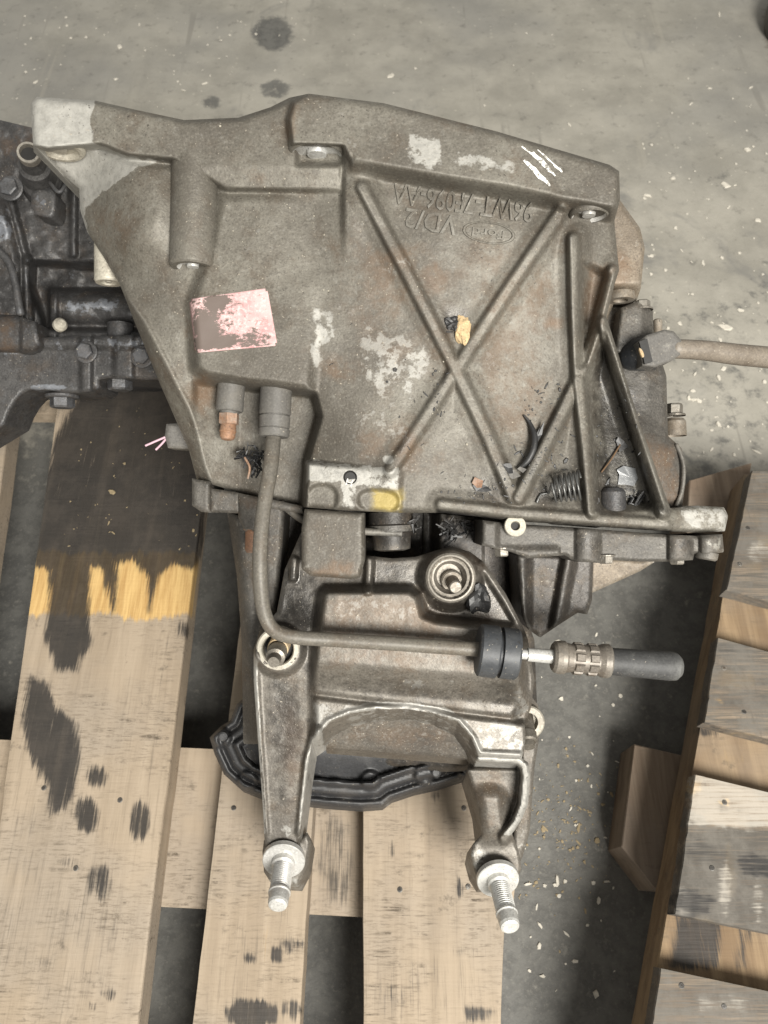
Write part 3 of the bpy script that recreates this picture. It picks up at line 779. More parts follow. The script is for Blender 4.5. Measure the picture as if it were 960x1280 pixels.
P_BOX = [(276, 244), (426, 244), (420, 330), (396, 380), (391, 492), (378, 487), (300, 478), (256, 471), (243, 460), (238, 380), (264, 300)]
P_REC = [(243, 478), (392, 493), (399, 520), (384, 572), (376, 650), (240, 650)]
P_PAD = [(383, 577), (502, 588), (500, 650), (380, 650)]
def bell_H(x, y):
    x = np.asarray(x, float); y = np.asarray(y, float)
    H = base_f(x, y)
    m = sstep(9, -9, sdpoly(x, y, P_BOX)); T = 14.5 - (x - 390) * .028 - (y - 300) * .008
    H = H + (T - H) * m * (1 - .8 * sstep(370, 425, x))
    # column running down from the flange beside the box
    H = H + 9 * sstep(424, 433, x) * sstep(335, 235, y) * sstep(500, 436, x)
    # rounded lobe at the left, and the facet falling away outside the ridge below it
    H = H + 9 * sstep(1.05, .35, np.hypot((x - 165) / 72, (y - 258) / 84))
    rx = np.interp(y, [330, 345, 400, 480, 570, 600], [118, 138, 178, 219, 266, 282])
    H = H - np.clip(rx - x, 0, None) * .95 * sstep(318, 345, y) + 1.6 * sstep(7, 1, np.abs(x - rx - 2)) * sstep(340, 370, y)
    m = sstep(5, -5, sdpoly(x, y, P_REC)); T = -34 - (y - 480) * .06
    T = np.where(x < 300, T + (300 - x) * .35, T)
    H = H + (np.minimum(T, H) - H) * m
    # machined pad with two shallow pockets
    m = sstep(4, -4, sdpoly(x, y, P_PAD)); H = H + (7.5 - H) * m
    for q in ([(384, 606), (421, 606), (421, 640), (384, 640)], [(448, 611), (499, 614), (499, 641), (448, 639)]):
        H = H - 4 * sstep(2.5, -2.5, sdpoly(x, y, chaikin(q, 2)))
    # hollow between the right-hand ribs
    H = H - 9 * sstep(8, -6, sdpoly(x, y, [(728, 330), (760, 345), (733, 455), (726, 455)]))
    H = H - 12 * sstep(8, -8, sdpoly(x, y, [(737, 490), (756, 420), (825, 632), (745, 636)]))
    m = sstep(4, -5, sdpoly(x, y, P_FL)); T = 28 - 5 * sstep(205, 236, y) + (np.abs(x - 240) < 0) 
    H = H + (np.maximum(T, H) - H) * m
    m = sstep(15, -10, sdpoly(x, y, P_FR)) * 1.0
    m = np.where(x < 440, np.maximum(sstep(4, -4, sdpoly(x, y, P_FR)), m * sstep(425, 445, x)), m)
    T = 46 - (x - 380) * .016
    H = H + (T - H) * m
    # crease under the left flange and the soft fillet of the lobe
    H = H - 2.5 * sstep(9, 0, dline(x, y, [(125, 186), (160, 199), (213, 205)]))
    R = np.zeros_like(H)
    for pts, w, h in RIBS:
        d = dline(x, y, pts) / w
        pr_ = h * (.72 * sstep(1.15, .45, d) + .28 * sstep(2.7, .8, d))
        R = np.maximum(R, pr_)
    H = H + R
    H = H + fbm(x / 55, y / 55, 77, 3) * 2.0
    return H
BELL = [(38, 130), (46, 121), (120, 126), (178, 139), (230, 150), (298, 147), (338, 134), (362, 122), (386, 117), (480, 129), (620, 164), (762, 206), (774, 214), (775, 250), (768, 276), (770, 300), (774, 338), (768, 356), (758, 396),
        (772, 440), (800, 530), (838, 636), (872, 632), (905, 634), (910, 645), (906, 664), (872, 666), (830, 664), (740, 658), (640, 651), (560, 641), (500, 641), (430, 638), (380, 634), (300, 616), (246, 600), (236, 562), (200, 480), (168, 402), (150, 356), (130, 322), (109, 290), (100, 262), (99, 236), (62, 204), (42, 190)]
def in_rib(k):
    pts, w, h = RIBS[k]
    return lambda x, y: dline(x, y, pts) < w * 1.12
regs = [('rib', in_rib(k), None) for k in range(9)]
regs += [('joint_flange', lambda x, y: (dline(x, y, RIBS[9][0]) < 10) | ((x > 834) & (y > 628)), None),
         ('bolt_flange', lambda x, y: (sdpoly(x, y, P_FL) < 1) | (sdpoly(x, y, P_FR) < -2), None),
         ('raised_cover', lambda x, y: sdpoly(x, y, P_BOX) < 3, None),
         ('machined_pad', lambda x, y: sdpoly(x, y, P_PAD) < 2, None)]
bell = relief('bell_housing', BELL, bell_H, M['alu'], gb, step=2.0, skirt=.36, rnd=9, stains=ST, regions=regs, rough=.22)[0]

# lower lobe of the bolt flange, seen past the right-hand rib
lobe = relief('bolt_flange', [(735, 262), (775, 250), (800, 285), (806, 310), (801, 360), (796, 376), (770, 372), (752, 420), (720, 420), (722, 300)], lambda x, y: -18 + (300 - y) * .03 - 10 * sstep(352, 372, y), M['alu_b'], gb, step=2.5, skirt=.30, rnd=5, rough=.4, seed=3,
       stains=[('c', ell(780, 300, 24, 40), 10, .35, 12), ('r', ell(765, 340, 30, 30), 8, .6, 12)])
lathe('bolt_hole', G(776, 366, -16), -UP, [(0, .010), (.006, .010), (.006, .0055), (.001, .0052)], M['alu_b'], lobe)

def boss(px, py0, py1, h, rpx, mat, par, inner=.55, face=None, name='bolt_boss', dx=0):
    p0 = G(px - dx, py0, h); p1 = G(px, py1, h); d = p1 - p0; L = np.linalg.norm(d)
    R = rpx * U
    o = lathe(name, p0, d, [(0, R), (L - .0022, R), (L - .0011, R * .965), (L, R * .90), (L, R * (inner + .06))], mat, par, 40)
    k = R * inner
    lathe('bolt_hole', p0, d, [(L - .0001, R * (inner + .07)), (L - .0014, k), (L - .0035, k * .9), (L - .0035, k * .45), (L - .0005, k * .4), (L - .0003, 0)], face or M['machined'], o, 32)
    return o
boss(241, 204, 335, 13, 28, M['alu'], bell, .62, dx=-3)
boss(396, 150, 195, 24, 34, M['alu'], bell, .82)
boss(736, 246, 271, 22, 24, M['alu'], bell, .78)
boss(136, 296, 354, -36, 18.5, M['alu_pale'], bell, .5, M['alu_pale'])
boss(75, 160, 190, 6, 30, M['alu_pale'], bell, .7, M['alu_pale'])

# cast lettering, emblem, stickers and paint marks on the bell housing
def on_bell(name, pts2, faces, mat, lift=.25, thick=None, parent=None, Hf=bell_H, paint=None):
    """pts2: (x px, y px, z mm) laid onto the casting"""
    p = np.asarray(pts2, float)
    H = Hf(p[:, 0], p[:, 1]) + lift + p[:, 2]
    return mk(name, G(p[:, 0], p[:, 1], H), faces, mat, parent or bell, False, paint=paint)
def text2(body):
    cu = bpy.data.curves.new('t', 'FONT'); cu.body = body; cu.size = 1.0; cu.extrude = .05; cu.resolution_u = 2; cu.bevel_depth = .012; cu.bevel_resolution = 0
    ob = bpy.data.objects.new('t', cu); COL.objects.link(ob)
    dg = bpy.context.evaluated_depsgraph_get(); me = ob.evaluated_get(dg).to_mesh()
    v = np.array([tuple(q.co) for q in me.vertices]); f = [tuple(q.vertices) for q in me.polygons]
    ob.evaluated_get(dg).to_mesh_clear(); bpy.data.objects.remove(ob); bpy.data.curves.remove(cu)
    return v, f
def lettering(name, body, a, b, height, mat, thick=.7, Hf=bell_H, lift=.1, parent=None):
    """letters of the given height whose base line runs from pixel a to pixel b"""
    v, f = text2(body)
    a = np.array(a, float); b = np.array(b, float); e = b - a; L = np.linalg.norm(e); e /= L; n = np.array([e[1], -e[0]])
    x = (v[:, 0] - v[:, 0].min()) / (v[:, 0].max() - v[:, 0].min()) * L
    y = v[:, 1] / .7 * height
    px = a + x[:, None] * e + y[:, None] * n
    z = (v[:, 2] - v[:, 2].min()) / (v[:, 2].max() - v[:, 2].min()) * thick
    return on_bell(name, np.column_stack([px, z]), f, mat, lift, parent=parent, Hf=Hf)
lettering('cast_lettering', '96WT-7F096-AA', (668, 254), (493, 229), 25, M['alu'], 1.25, lift=.15)
lettering('cast_lettering', 'VD/2', (573, 271), (508, 260), 24, M['alu'], 1.25, lift=.15)
def oval_emblem():
    V = []; F = []; n = 40
    for k, (s, z) in enumerate(((1.08, 0), (1.05, .8), (.97, .8), (.93, 0))):
        V += [(p[0], p[1], z) for p in ell(611, 291, 31 * s, 13 * s - (0 if s > 1 else .3), n, 8)]
        if k:
            for i in range(n): F.append(((k - 1) * n + i, (k - 1) * n + (i + 1) % n, k * n + (i + 1) % n, k * n + i))
    e = on_bell('oval_emblem', V, F, M['alu'], .2)
    lettering('emblem_script', 'Ford', (631, 289), (591, 284), 11, M['alu'], .9, lift=.15, parent=bell)
oval_emblem()

def patch(name, quad, n, Hf, lift, mat, parent, paintf=None, round_=0):
    u, v = np.meshgrid(np.linspace(0, 1, n + 1), np.linspace(0, 1, n + 1)); u = u.ravel(); v = v.ravel()
    q = np.array(quad, float)
    p = ((1 - u) * (1 - v))[:, None] * q[0] + (u * (1 - v))[:, None] * q[1] + (u * v)[:, None] * q[2] + ((1 - u) * v)[:, None] * q[3]
    keep = np.ones((n, n), bool)
    if round_:
        uc = (np.arange(n) + .5) / n
        for j in range(n):
            for i in range(n):
                a = max(round_ - min(uc[i], 1 - uc[i]), 0); b = max(round_ * 1.4 - min(uc[j], 1 - uc[j]), 0)
                if (a / round_) ** 2 + (b / (round_ * 1.4)) ** 2 > 1: keep[j, i] = False
    F = [(j * (n + 1) + i, (j + 1) * (n + 1) + i, (j + 1) * (n + 1) + i + 1, j * (n + 1) + i + 1) for j in range(n) for i in range(n) if keep[j, i]]
    col = None
    if paintf is not None:
        col = np.zeros((len(u), 4)); col[:, 0] = paintf(u, v)
    H = Hf(p[:, 0], p[:, 1]) + lift
    o = mk(name, G(p[:, 0], p[:, 1], H), F, mat, parent, True, paint=col)
    so = o.modifiers.new('thickness', 'SOLIDIFY'); so.thickness = .0002; so.offset = -1
    return o
def wear(u, v):
    r = .125 * np.ones_like(u)
    r += .10 * sstep(.3, .8, u) - .22 * sstep(.22, .05, np.hypot((u - .16) * 1.0, (v - .55) * .55)) - .20 * sstep(.2, .08, np.hypot((u - .35), (v - .08) * .7)) - .14 * sstep(.25, .1, np.hypot(u - .75, (v - .9) * .8))
    r += .25 * sstep(.03, .0, np.minimum(np.minimum(u, 1 - u), np.minimum(v, 1 - v)))
    r -= .2 * sstep(.14, .06, np.abs(v - .84)) * sstep(.6, .4, u)
    return r
st = patch('sticker', [(236, 374), (334, 360), (347, 432), (244, 441)], 40, bell_H, .35, M['sticker'], bell, wear, .07)
tag(st, 'worn pink sticker with flaking print')
lettering('sticker_print', '723', (318, 407), (336, 404.5), 6, M['print'], .06, lift=.45, parent=bell)
for a, b, w in (((652, 183), (686, 208), 3.2), ((655, 200), (688, 233), 6.5), ((666, 190), (694, 220), 5.0), ((672, 187), (700, 212), 2.2), ((692, 206), (703, 215), 3.5)):
    a = np.array(a, float); b = np.array(b, float); e = (b - a); n_ = np.array([-e[1], e[0]]) / np.linalg.norm(e) * w / 2
    pts = []; k = 9
    for i in range(k):
        t = i / (k - 1); s = math.sin(math.pi * min(max(t, .08), .92)) ** .6
        for sg in (-1, 1): pts.append(np.append(a + e * t + n_ * sg * s * (1 + .4 * random.uniform(-1, 1)), 0))
    on_bell('paint_mark', pts, [(2 * i, 2 * i + 1, 2 * i + 3, 2 * i + 2) for i in range(k - 1)], M['white_paint'], .45)
# screw with a bar slot on the pad
hd = lathe('plug_screw', G(438, 597, 6.0), -FWD, [(0, 8.5 * U), (.0022, 8.5 * U), (.0026, 7.8 * U), (.0018, 6.5 * U), (.0018, 0)], M['void'], bell, 24)
lettering('stamped_mark', 'H', (441.5, 600.5), (434.5, 600.5) if False else (434, 598), 8, M['machined'], .3, Hf=lambda x, y: np.full(np.shape(x), 8.2), lift=0, parent=bell)

# ---- slave cylinder nose, bleed nipple and clutch pipe in the recess
def stack(name, pts, prof, mat, parent, seg=30, smooth=True):
    """lathe between two gearbox points; profile t in pixels"""
    p0 = G(*pts[0]); p1 = G(*pts[1])
    return lathe(name, p0, p1 - p0, [(t * U, r * U) for t, r in prof], mat, parent, seg)
cyl = stack('slave_cylinder', ((346, 470, -8), (342, 552, -6)), [(0, 20), (48, 20), (50, 19), (50, 17.5), (52, 17.5), (52, 19.5), (66, 19), (67, 18), (67.5, 18), (68, 19.5), (76, 19.5), (78, 18), (78, 8)], M['plastic'], gb)
nip = stack('bleed_nipple', ((290, 470, -14), (284, 552, -12)), [(0, 17.5), (44, 17.5), (46, 16), (46, 12), (49, 12)], M['plastic'], gb)
stack('hex_nut', ((286.5, 517, -13), (286, 530, -13)), [(0, 13), (13, 13), (14, 11), (14, 8)], M['copper'], nip, 6)
stack('nipple_tip', ((285.5, 529, -13), (284, 552, -12)), [(0, 9.5), (8, 10.5), (11, 11), (12, 10), (17, 10), (21, 8), (22, 5), (22, 0)], M['copper'], nip, 20)
pipe = tube('clutch_pipe', gp([(342, 545, -6), (338, 585, 4), (329, 640, 14), (325, 690, 20), (326, 735, 22), (331, 768, 24), (343, 788, 24), (366, 796, 24), (420, 800, 22), (500, 805, 22), (600, 812, 22), (612, 813, 22)]), [9.5 * U] * 2 + [9 * U] * 3 + [8.6 * U] * 7, M['pipe'], gb, 18, 10)
ax0 = G(597, 812, 22); ax1 = G(645, 818, 22); axd = ax1 - ax0
lathe('grommet', ax0, axd, [(.0, 6 * U), (.0, 28 * U), (.0015, 31 * U), (22 * U, 31.5 * U), (24 * U, 30 * U), (24 * U, 25.5 * U), (28 * U, 25.5 * U), (28 * U, 30.5 * U), (46 * U, 30.5 * U), (48.5 * U, 28.5 * U), (48.5 * U, 6 * U)], M['rubber'], pipe, 44)
ax2 = G(645, 817, 22); ax3 = G(842, 833, 20); axe = ax3 - ax2
lathe('pipe_end', ax2, axe, [(0, 6 * U), (14 * U, 6 * U), (14 * U, 8 * U), (44 * U, 8.5 * U), (44 * U, 5 * U)], M['machined'], pipe, 20)
col_ = lathe('crimp_collar', ax2, axe, [(44 * U, 6 * U), (44 * U, 16 * U), (47 * U, 19 * U), (53 * U, 20 * U), (58 * U, 20 * U), (60 * U, 18 * U), (66 * U, 17 * U), (98 * U, 17.5 * U), (104 * U, 20 * U), (111 * U, 20.5 * U), (113 * U, 19 * U), (113 * U, 15 * U)], M['collar'], pipe, 32)
dd, uu_, ww_ = frame(axe)
for i in range(2):                       # raised crimp pads round the collar
    for k in range(9):
        a = 2 * math.pi * k / 9 + .25
        rd = uu_ * math.cos(a) + ww_ * math.sin(a); tg = np.cross(dd, rd)
        c0 = ax2 + dd * (74 + i * 17) * U + rd * 17.0 * U; V = []
        for sz, hz in ((1, 0), (.8, 2.2)):
            for sa, sb in ((-1, -1), (1, -1), (1, 1), (-1, 1)): V.append(c0 + dd * sa * 5.8 * U * sz + tg * sb * 4.6 * U * sz + rd * hz * U)
        mk('crimp', V, [(4, 5, 6, 7)] + [(j, (j + 1) % 4, 4 + (j + 1) % 4, 4 + j) for j in range(4)], M['collar'], col_, False)
lathe('rubber_hose', ax2, axe, [(108 * U, 16 * U), (130 * U, 16.5 * U), (160 * U, 17 * U), (186 * U, 17.5 * U), (194 * U, 16.5 * U), (199 * U, 12 * U), (200.5 * U, 0)], M['hose'], pipe, 32)

# ---- gear case: joint lugs, column, flange with bolts, fin
case = relief('gear_case', [(330, 600), (620, 600), (660, 640), (640, 720), (668, 800), (672, 900), (640, 960), (560, 965), (420, 955), (330, 930), (318, 860), (340, 720)], lambda x, y: -88 + 8 * np.sin(x / 40) - (y - 640) * .12, M['deep'], gb, step=4, skirt=.12, rnd=10, rough=1.2)
col = relief('case_wall', [(284, 640), (300, 645), (350, 618), (356, 640), (350, 720), (343, 790), (338, 850), (330, 930), (304, 930), (302, 800), (296, 720)], lambda x, y: -50 - (y - 640) * .09 - 16 * sstep(300, 282, x + (640 - y) * .09) + 7 * sstep(318, 336, x), M['alu_case'], gb, step=3, skirt=.16, rnd=7, seed=4)
lugst = [('o', ell(290, 606, 40, 4), 3, .7, 4), ('r', ell(312, 630, 16, 18), 6, .4, 10)]
lug = relief('joint_lug', [(240, 598), (263, 602), (263, 641), (252, 640), (240, 632)], lambda x, y: -24 + 0 * x, M['alu_case'], gb, step=1.8, skirt=.05, rnd=6, seed=5, stains=lugst)
relief('joint_lug', [(262, 610), (300, 616), (302, 642), (262, 640)], lambda x, y: -30 + 0 * x, M['alu_case'], gb, step=1.8, skirt=.05, rnd=5, seed=25, stains=lugst)
relief('joint_lug', [(297, 616), (334, 624), (334, 652), (326, 664), (306, 664), (298, 648)], lambda x, y: -32 + 9 * np.sqrt(np.clip(1 - ((x - 316) / 20) ** 2, 0, 1)), M['alu_case'], gb, step=1.8, skirt=.05, rnd=4, seed=26, stains=lugst)
relief('joint_lug', [(330, 622), (380, 633), (380, 643), (330, 634)], lambda x, y: -26 + 0 * x, M['alu_case'], gb, step=1.8, skirt=.03, rnd=4, seed=27, stains=lugst)
stack('stud_end', ((315, 655, -30), (314, 694, -30)), [(0, 11), (8, 11), (9, 8.5), (34, 8.5), (38, 6), (38, 0)], M['rusty'], gb)
# fallen grey box-shaped vibration damper
damper = relief('damper_block', [(381, 636), (455, 641), (456, 700), (450, 722), (441, 724), (388, 720), (377, 711), (377, 660)], lambda x, y: 3 - (y - 636) * .02 + (x - 415) * .01, M['alu'], gb, step=2, skirt=.038, rnd=7, rough=.2, seed=6,
       stains=[('r', ell(420, 715, 34, 14), 8, .6, 14), ('c', ell(395, 670, 12, 24), 10, .25, 20)])
for (x, y, r) in ((420, 701, 4.2),):
    lathe('paint_chip', G(x, y, 1.2), -FWD, [(0, r * U), (.0004, r * U * .9), (.0005, 0)], M['offwhite'], damper, 7)
# dark hardware in the pocket between bell and bracket
stack('spigot', ((488, 640, -45), (490, 690, -45)), [(0, 30), (16, 30), (18, 33), (26, 33), (28, 27), (50, 25), (52, 18), (52, 0)], M['deep'], gb)
stack('web_bar', ((452, 664, -28), (505, 667, -30)), [(0, 5), (53, 4.5), (54, 0)], M['alu_case'], gb, 12)
tube('web_bar', gp([(352, 630, -32), (372, 646, -30), (388, 655, -28)]), 5 * U, M['alu_case'], gb, 10)
relief('case_web', [(530, 640), (606, 648), (606, 720), (560, 730), (528, 700)], lambda x, y: -52 - 26 * sstep(552, 538, x), M['deep'], gb, step=2.5, skirt=.06, rnd=4, rough=.7, seed=8)

def fl_H(x, y):
    H = -6 - (x - 600) * .012
    for cx, w in ((735, 16), (850, 16), (888, 14)): H = H + 6.5 * np.sqrt(np.clip(1 - ((x - cx) / w) ** 2, 0, 1))
    H = H - 5 * sstep(640, 660, x) * sstep(704, 690, x) * 0 + 3 * sstep(680, 690, y) * (x < 700) * (x > 604)
    H = H + 5 * sstep(626, 618, x)
    return H
cfl = relief('case_flange', [(603, 650), (640, 655), (740, 661), (830, 668), (872, 670), (903, 668), (905, 690), (884, 694), (868, 692), (866, 700), (836, 702), (800, 702), (760, 700), (752, 704), (718, 702), (706, 694), (660, 698), (640, 690), (602, 682)], fl_H, M['alu_case'], gb, step=2, skirt=.05, rnd=5, rough=.3, seed=9,
             stains=[('c', ell(888, 680, 22, 12), 5, .5, 8), ('o', ell(855, 680, 18, 14), 6, .45, 12), ('o', ell(735, 680, 18, 18), 6, .5, 12), ('o', ell(690, 680, 40, 14), 8, .5, 16), ('o', ell(800, 684, 30, 14), 8, .4, 16)])
wsh = lathe('threaded_bush', G(643, 658, -4), -FWD + UP * .12, [(0, 13.5 * U), (.004, 13.5 * U), (.0045, 12.8 * U), (.0045, 6 * U), (.002, 5.2 * U), (-.004, 5.2 * U), (-.004, 0)], M['alu_pale'], cfl, 32)
lathe('bore', G(643, 658, -3), -FWD + UP * .12, [(0, 5.3 * U), (.0005, 5.3 * U), (.0005, 0)], M['void'], wsh, 16)
for x, y, h in ((757, 699, -12), (846, 700, -14), (627, 690, -12)):
    hexbolt('flange_bolt', G(x, y - 6, h), -UP + RIGHT * .02, 9.5 * U, M['steel'], cfl, h=9 * U)
stack('lug_end', ((884, 690, -12), (882, 701, -12)), [(0, 14), (8, 13.5), (10, 11), (10, 0)], M['alu_case'], cfl, 24)
relief('case_fin', [(646, 694), (742, 694), (740, 750), (734, 768), (722, 766), (700, 780), (675, 797), (662, 788), (652, 770)], lambda x, y: -52 + 10 * sstep(12, 2, np.abs(x - 712 + (y - 694) * .18)) + 8 * sstep(668, 654, x) - (y - 694) * .08, M['deep'], gb, step=2, skirt=.10, rnd=6, rough=1.3, seed=10, stains=[('c', [(640, 690), (745, 690), (745, 800), (640, 800)], 5, .16, 30)])
relief('case_rib', [(738, 698), (822, 700), (800, 714), (738, 742)], lambda x, y: -62 + 0 * x, M['alu_b'], gb, step=2.5, skirt=.02, rnd=3, seed=11)
# side of the gear case right of the ribs, with dome, bolts and sensor
side = relief('side_cover', [(700, 400), (757, 384), (800, 384), (812, 405), (820, 430), (833, 470), (835, 545), (852, 560), (858, 590), (852, 640), (745, 660), (690, 640)], lambda x, y: -34 + 9 * sstep(26, -20, sdpoly(x, y, [(800, 540), (848, 560), (850, 625), (806, 632), (780, 560)])) - 8 * sstep(800, 850, x), M['alu_case'], gb, step=2.5, skirt=.16, rnd=6, rough=.8, seed=12,
       stains=[('r', [(795, 530), (850, 555), (850, 630), (800, 640)], 6, .5, 8), ('o', [(740, 480), (775, 470), (810, 560), (815, 640), (742, 650)], 10, .4, 30), ('o', ell(800, 445, 40, 26), 8, .6, 16), ('o', ell(770, 560, 40, 90), 12, .6, 30), ('o', ell(815, 500, 22, 40), 10, .4, 20)])
tube('case_seam', gp([(846, 556, -36), (854, 580, -34), (853, 610, -34), (846, 632, -34)]), 3 * U, M['alu_case'], side, 8)
hexbolt('flange_bolt', G(843, 520, -55), UP, 11 * U, M['steel'], side, h=14 * U)
lathe('bolt_boss', G(843, 545, -55), UP, [(0, 16 * U), (20 * U, 15 * U), (24 * U, 12 * U), (24 * U, 0)], M['alu_b'], side, 20)
lathe('bolt_boss', G(766, 640, -20), UP, [(0, 17 * U), (26 * U, 16 * U), (31 * U, 12 * U), (32 * U, 0)], M['dark'], side, 24)

sens = relief('speed_sensor', [(776, 385), (798, 376), (816, 386), (818, 440), (800, 452), (768, 440)], lambda x, y: -16 - 9 * sstep(800, 818, x), M['alu_case'], gb, step=2, skirt=.03, rnd=5, rough=.5, seed=13, stains=[('o', ell(785, 430, 20, 14), 6, .6, 8), ('c', ell(795, 400, 22, 14), 8, .5, 10)])
hexbolt('sensor_bolt', G(803, 388, -22), UP, 10 * U, M['steel'], sens, h=10 * U)
lathe('bolt_end', G(822, 412, -40), UP, [(-16 * U, 6 * U), (12 * U, 6 * U), (14 * U, 4 * U), (14 * U, 0)], M['alu_b'], sens, 16)
conn = tube('plug_body', gp([(786, 447, -20), (802, 443, -12), (816, 440, -8)]), [17 * U, 21 * U, 21 * U], M['rubber'], sens, 26, 6)
plate = relief('plug_cap', [(797, 428), (808, 419), (830, 412), (842, 414), (854, 428), (851, 443), (838, 452), (818, 459), (803, 457)], lambda x, y: 6 - (x - 805) * .10, M['plastic'], sens, step=1.5, skirt=.014, rnd=3, rough=.15, seed=14, stains=[('c', ell(838, 432, 16, 14), 8, .6, 8)])
slot = relief('plug_slot', [(799, 427), (809, 423), (813, 440), (816, 452), (806, 455), (803, 441)], lambda x, y: 8.2 + 0 * x, M['void'], sens, step=1.5, skirt=.006, rnd=0, rough=.1)
relief('foam_scrap', chaikin([(798, 434), (803, 437), (806, 446), (802, 447)], 1), lambda x, y: 9.5 + 0 * x, M['foam'], sens, step=1.2, skirt=.002, rnd=1, rough=.6)
tube('sensor_cable', gp([(842, 436, -4), (880, 438, -10), (920, 443, -18), (962, 447, -28), (1040, 455, -40), (1120, 470, -60)]), [12 * U, 12.5 * U, 13.5 * U, 14 * U, 14.5 * U, 14.5 * U], M['cable'], sens, 16)

# connector stub with two cut wires at the left of the housing
cs_ = relief('sensor_plug', [(208, 530), (240, 528), (250, 562), (210, 560), (206, 545)], lambda x, y: -62 + 0 * x, M['plastic'], gb, step=2, skirt=.02, rnd=4, rough=.3)
tube('cut_wire', gp([(210, 545, -66), (198, 550, -64), (182, 557, -62)]), 1.6 * U, M['wire_pink'], cs_, 8)
tube('cut_wire', gp([(208, 548, -66), (202, 555, -64), (195, 562, -62)]), 1.6 * U, M['wire_pink'], cs_, 8)

# ---- mounting bracket
ARCH = [(402, 916), (412, 904), (438, 893), (470, 887), (505, 886), (545, 892), (572, 903), (588, 922), (598, 944)]
BR = [(377, 664), (356, 712), (346, 765), (326, 786), (317, 812), (317, 850), (322, 920), (328, 1000), (331, 1056), (346, 1068), (372, 1060), (376, 1030), (384, 965), (390, 925)] + ARCH + [(652, 948), (658, 930), (656, 905), (664, 884), (668, 850), (660, 800), (655, 786), (632, 742), (604, 702), (588, 690), (565, 683), (545, 688), (520, 696), (490, 698), (455, 694)]
P_BLK = [(402, 742), (408, 736), (512, 736), (524, 744), (530, 768), (545, 774), (640, 784), (652, 800), (655, 880), (640, 900), (384, 868), (394, 800)]
def br_H(x, y):
    H = np.full(x.shape, -28.0) + (y - 700) * .02
    m = sstep(7, -7, sdpoly(x, y, P_BLK))
    yl = 845 + (x - 390) * .08              # the block's face rolls over above the front lip
    T = 2 - (y - 740) * .015 - 15 * sstep(yl - 22, yl + 18, y)
    H = H + (T - H) * m
    lip = sstep(-4, 6, y - (869 + (x - 390) * .125)) * sstep(380, 396, x)
    H = H + (-12.5 - H) * lip
    # left leg: flat web with raised edges running down to the foot
    leg = sstep(398, 384, x) * sstep(770, 830, y)
    H = H + (-22 - (y - 820) * .035 - H) * leg
    e = sstep(9, 2, dline(x, y, [(317, 820), (322, 920), (330, 1040)]))
    H = H + 2.5 * e
    e = sstep(9, 3, dline(x, y, [(396, 914), (386, 950), (377, 1040)]))
    H = H + 6.0 * e
    H = H + 3.2 * sstep(8, 4, dline(x, y, [(392, 925)] + ARCH + [(650, 946)]))
    # upper tabs and rims
    H = H + 7 * sstep(6, 3, dline(x, y, [(368, 700), (366, 722)])) + 8 * sstep(7, 3, dline(x, y, [(462, 700), (460, 738)]))
    H = H + 5 * sstep(9, 3, dline(x, y, [(604, 706), (634, 752), (656, 792)]))
    H = H + 14 * sstep(44, 30, np.hypot(x - 563, y - 722))
    H = H + 11 * sstep(36, 27, np.hypot(x - 348, y - 812))
    H = H + 8 * sstep(22, 8, np.hypot(x - 660, y - 810))
    H = H - 24 * sstep(25, 21, np.hypot(x - 563, y - 722)) - 20 * sstep(22, 18, np.hypot(x - 348, y - 811))
    return H + fbm(x / 40, y / 40, 8, 3) * 1.2
BRST = [('c', [(384, 872), (640, 902), (662, 915), (656, 950), (596, 948)] + ARCH[::-1] + [(392, 925)], 4, .62, 7),
        ('c', [(388, 920), (398, 904), (430, 884), (470, 877), (510, 877), (555, 884), (585, 900), (606, 936), (655, 938), (655, 950), (596, 950)] + ARCH[::-1] + [(402, 918)], 2, .95, 2),
        ('c', [(388, 920), (404, 910), (400, 960), (384, 1050), (372, 1060), (376, 1000)], 2.5, .95, 4),
        ('c', [(314, 800), (322, 830), (327, 940), (334, 1040), (328, 1050), (318, 930)], 2, .9, 4),
        ('c', ell(540, 853, 34, 9), 6, .55, 14), ('c', ell(510, 725, 16, 10), 5, .5, 12), ('c', [(402, 745), (520, 745), (520, 870), (395, 860)], 10, .28, 40),
        ('c', ell(355, 1040, 22, 14), 5, .6, 12), ('c', ell(650, 880, 12, 26), 5, .5, 8),
        ('r', [(400, 740), (520, 738), (600, 790), (650, 800), (640, 840), (400, 830)], 12, .42, 40), ('r', ell(362, 940, 14, 60), 10, .5, 14),
        ('r', ell(565, 705, 50, 26), 10, .45, 14), ('r', ell(580, 770, 50, 16), 10, .4, 16),
        ('o', [(340, 690), (402, 715), (398, 860), (380, 880), (372, 800), (340, 790)], 9, .62, 16), ('o', [(455, 692), (600, 690), (655, 785), (535, 772), (526, 742), (460, 736)], 8, .55, 18),  # dark areas left of the block and round the boss paint in shade
        ('r', [(345, 890), (372, 890), (374, 960), (352, 1000)], 10, .34, 18), ('o', [(328, 845), (380, 845), (380, 910), (362, 1030), (340, 1020)], 10, .55, 26), ('o', [(395, 836), (650, 866), (655, 898), (388, 866)], 7, .42, 14), ('o', [(600, 850), (652, 840), (656, 900), (610, 895)], 8, .5, 12),
        ('r', [(400, 800), (640, 815), (640, 850), (400, 835)], 12, .45, 30), ('c', [(404, 740), (512, 738), (524, 760), (520, 790), (402, 790)], 10, .38, 30),
        ('o', [(345, 700), (400, 730), (395, 800), (345, 790)], 8, .5, 16), ('o', [(390, 842), (470, 850), (470, 866), (390, 862)], 5, .4, 10)]  # dark patch left of the block deepens the painted shade
SD = np.array([0, -.06, -1.0]); SD = SD / np.linalg.norm(SD)
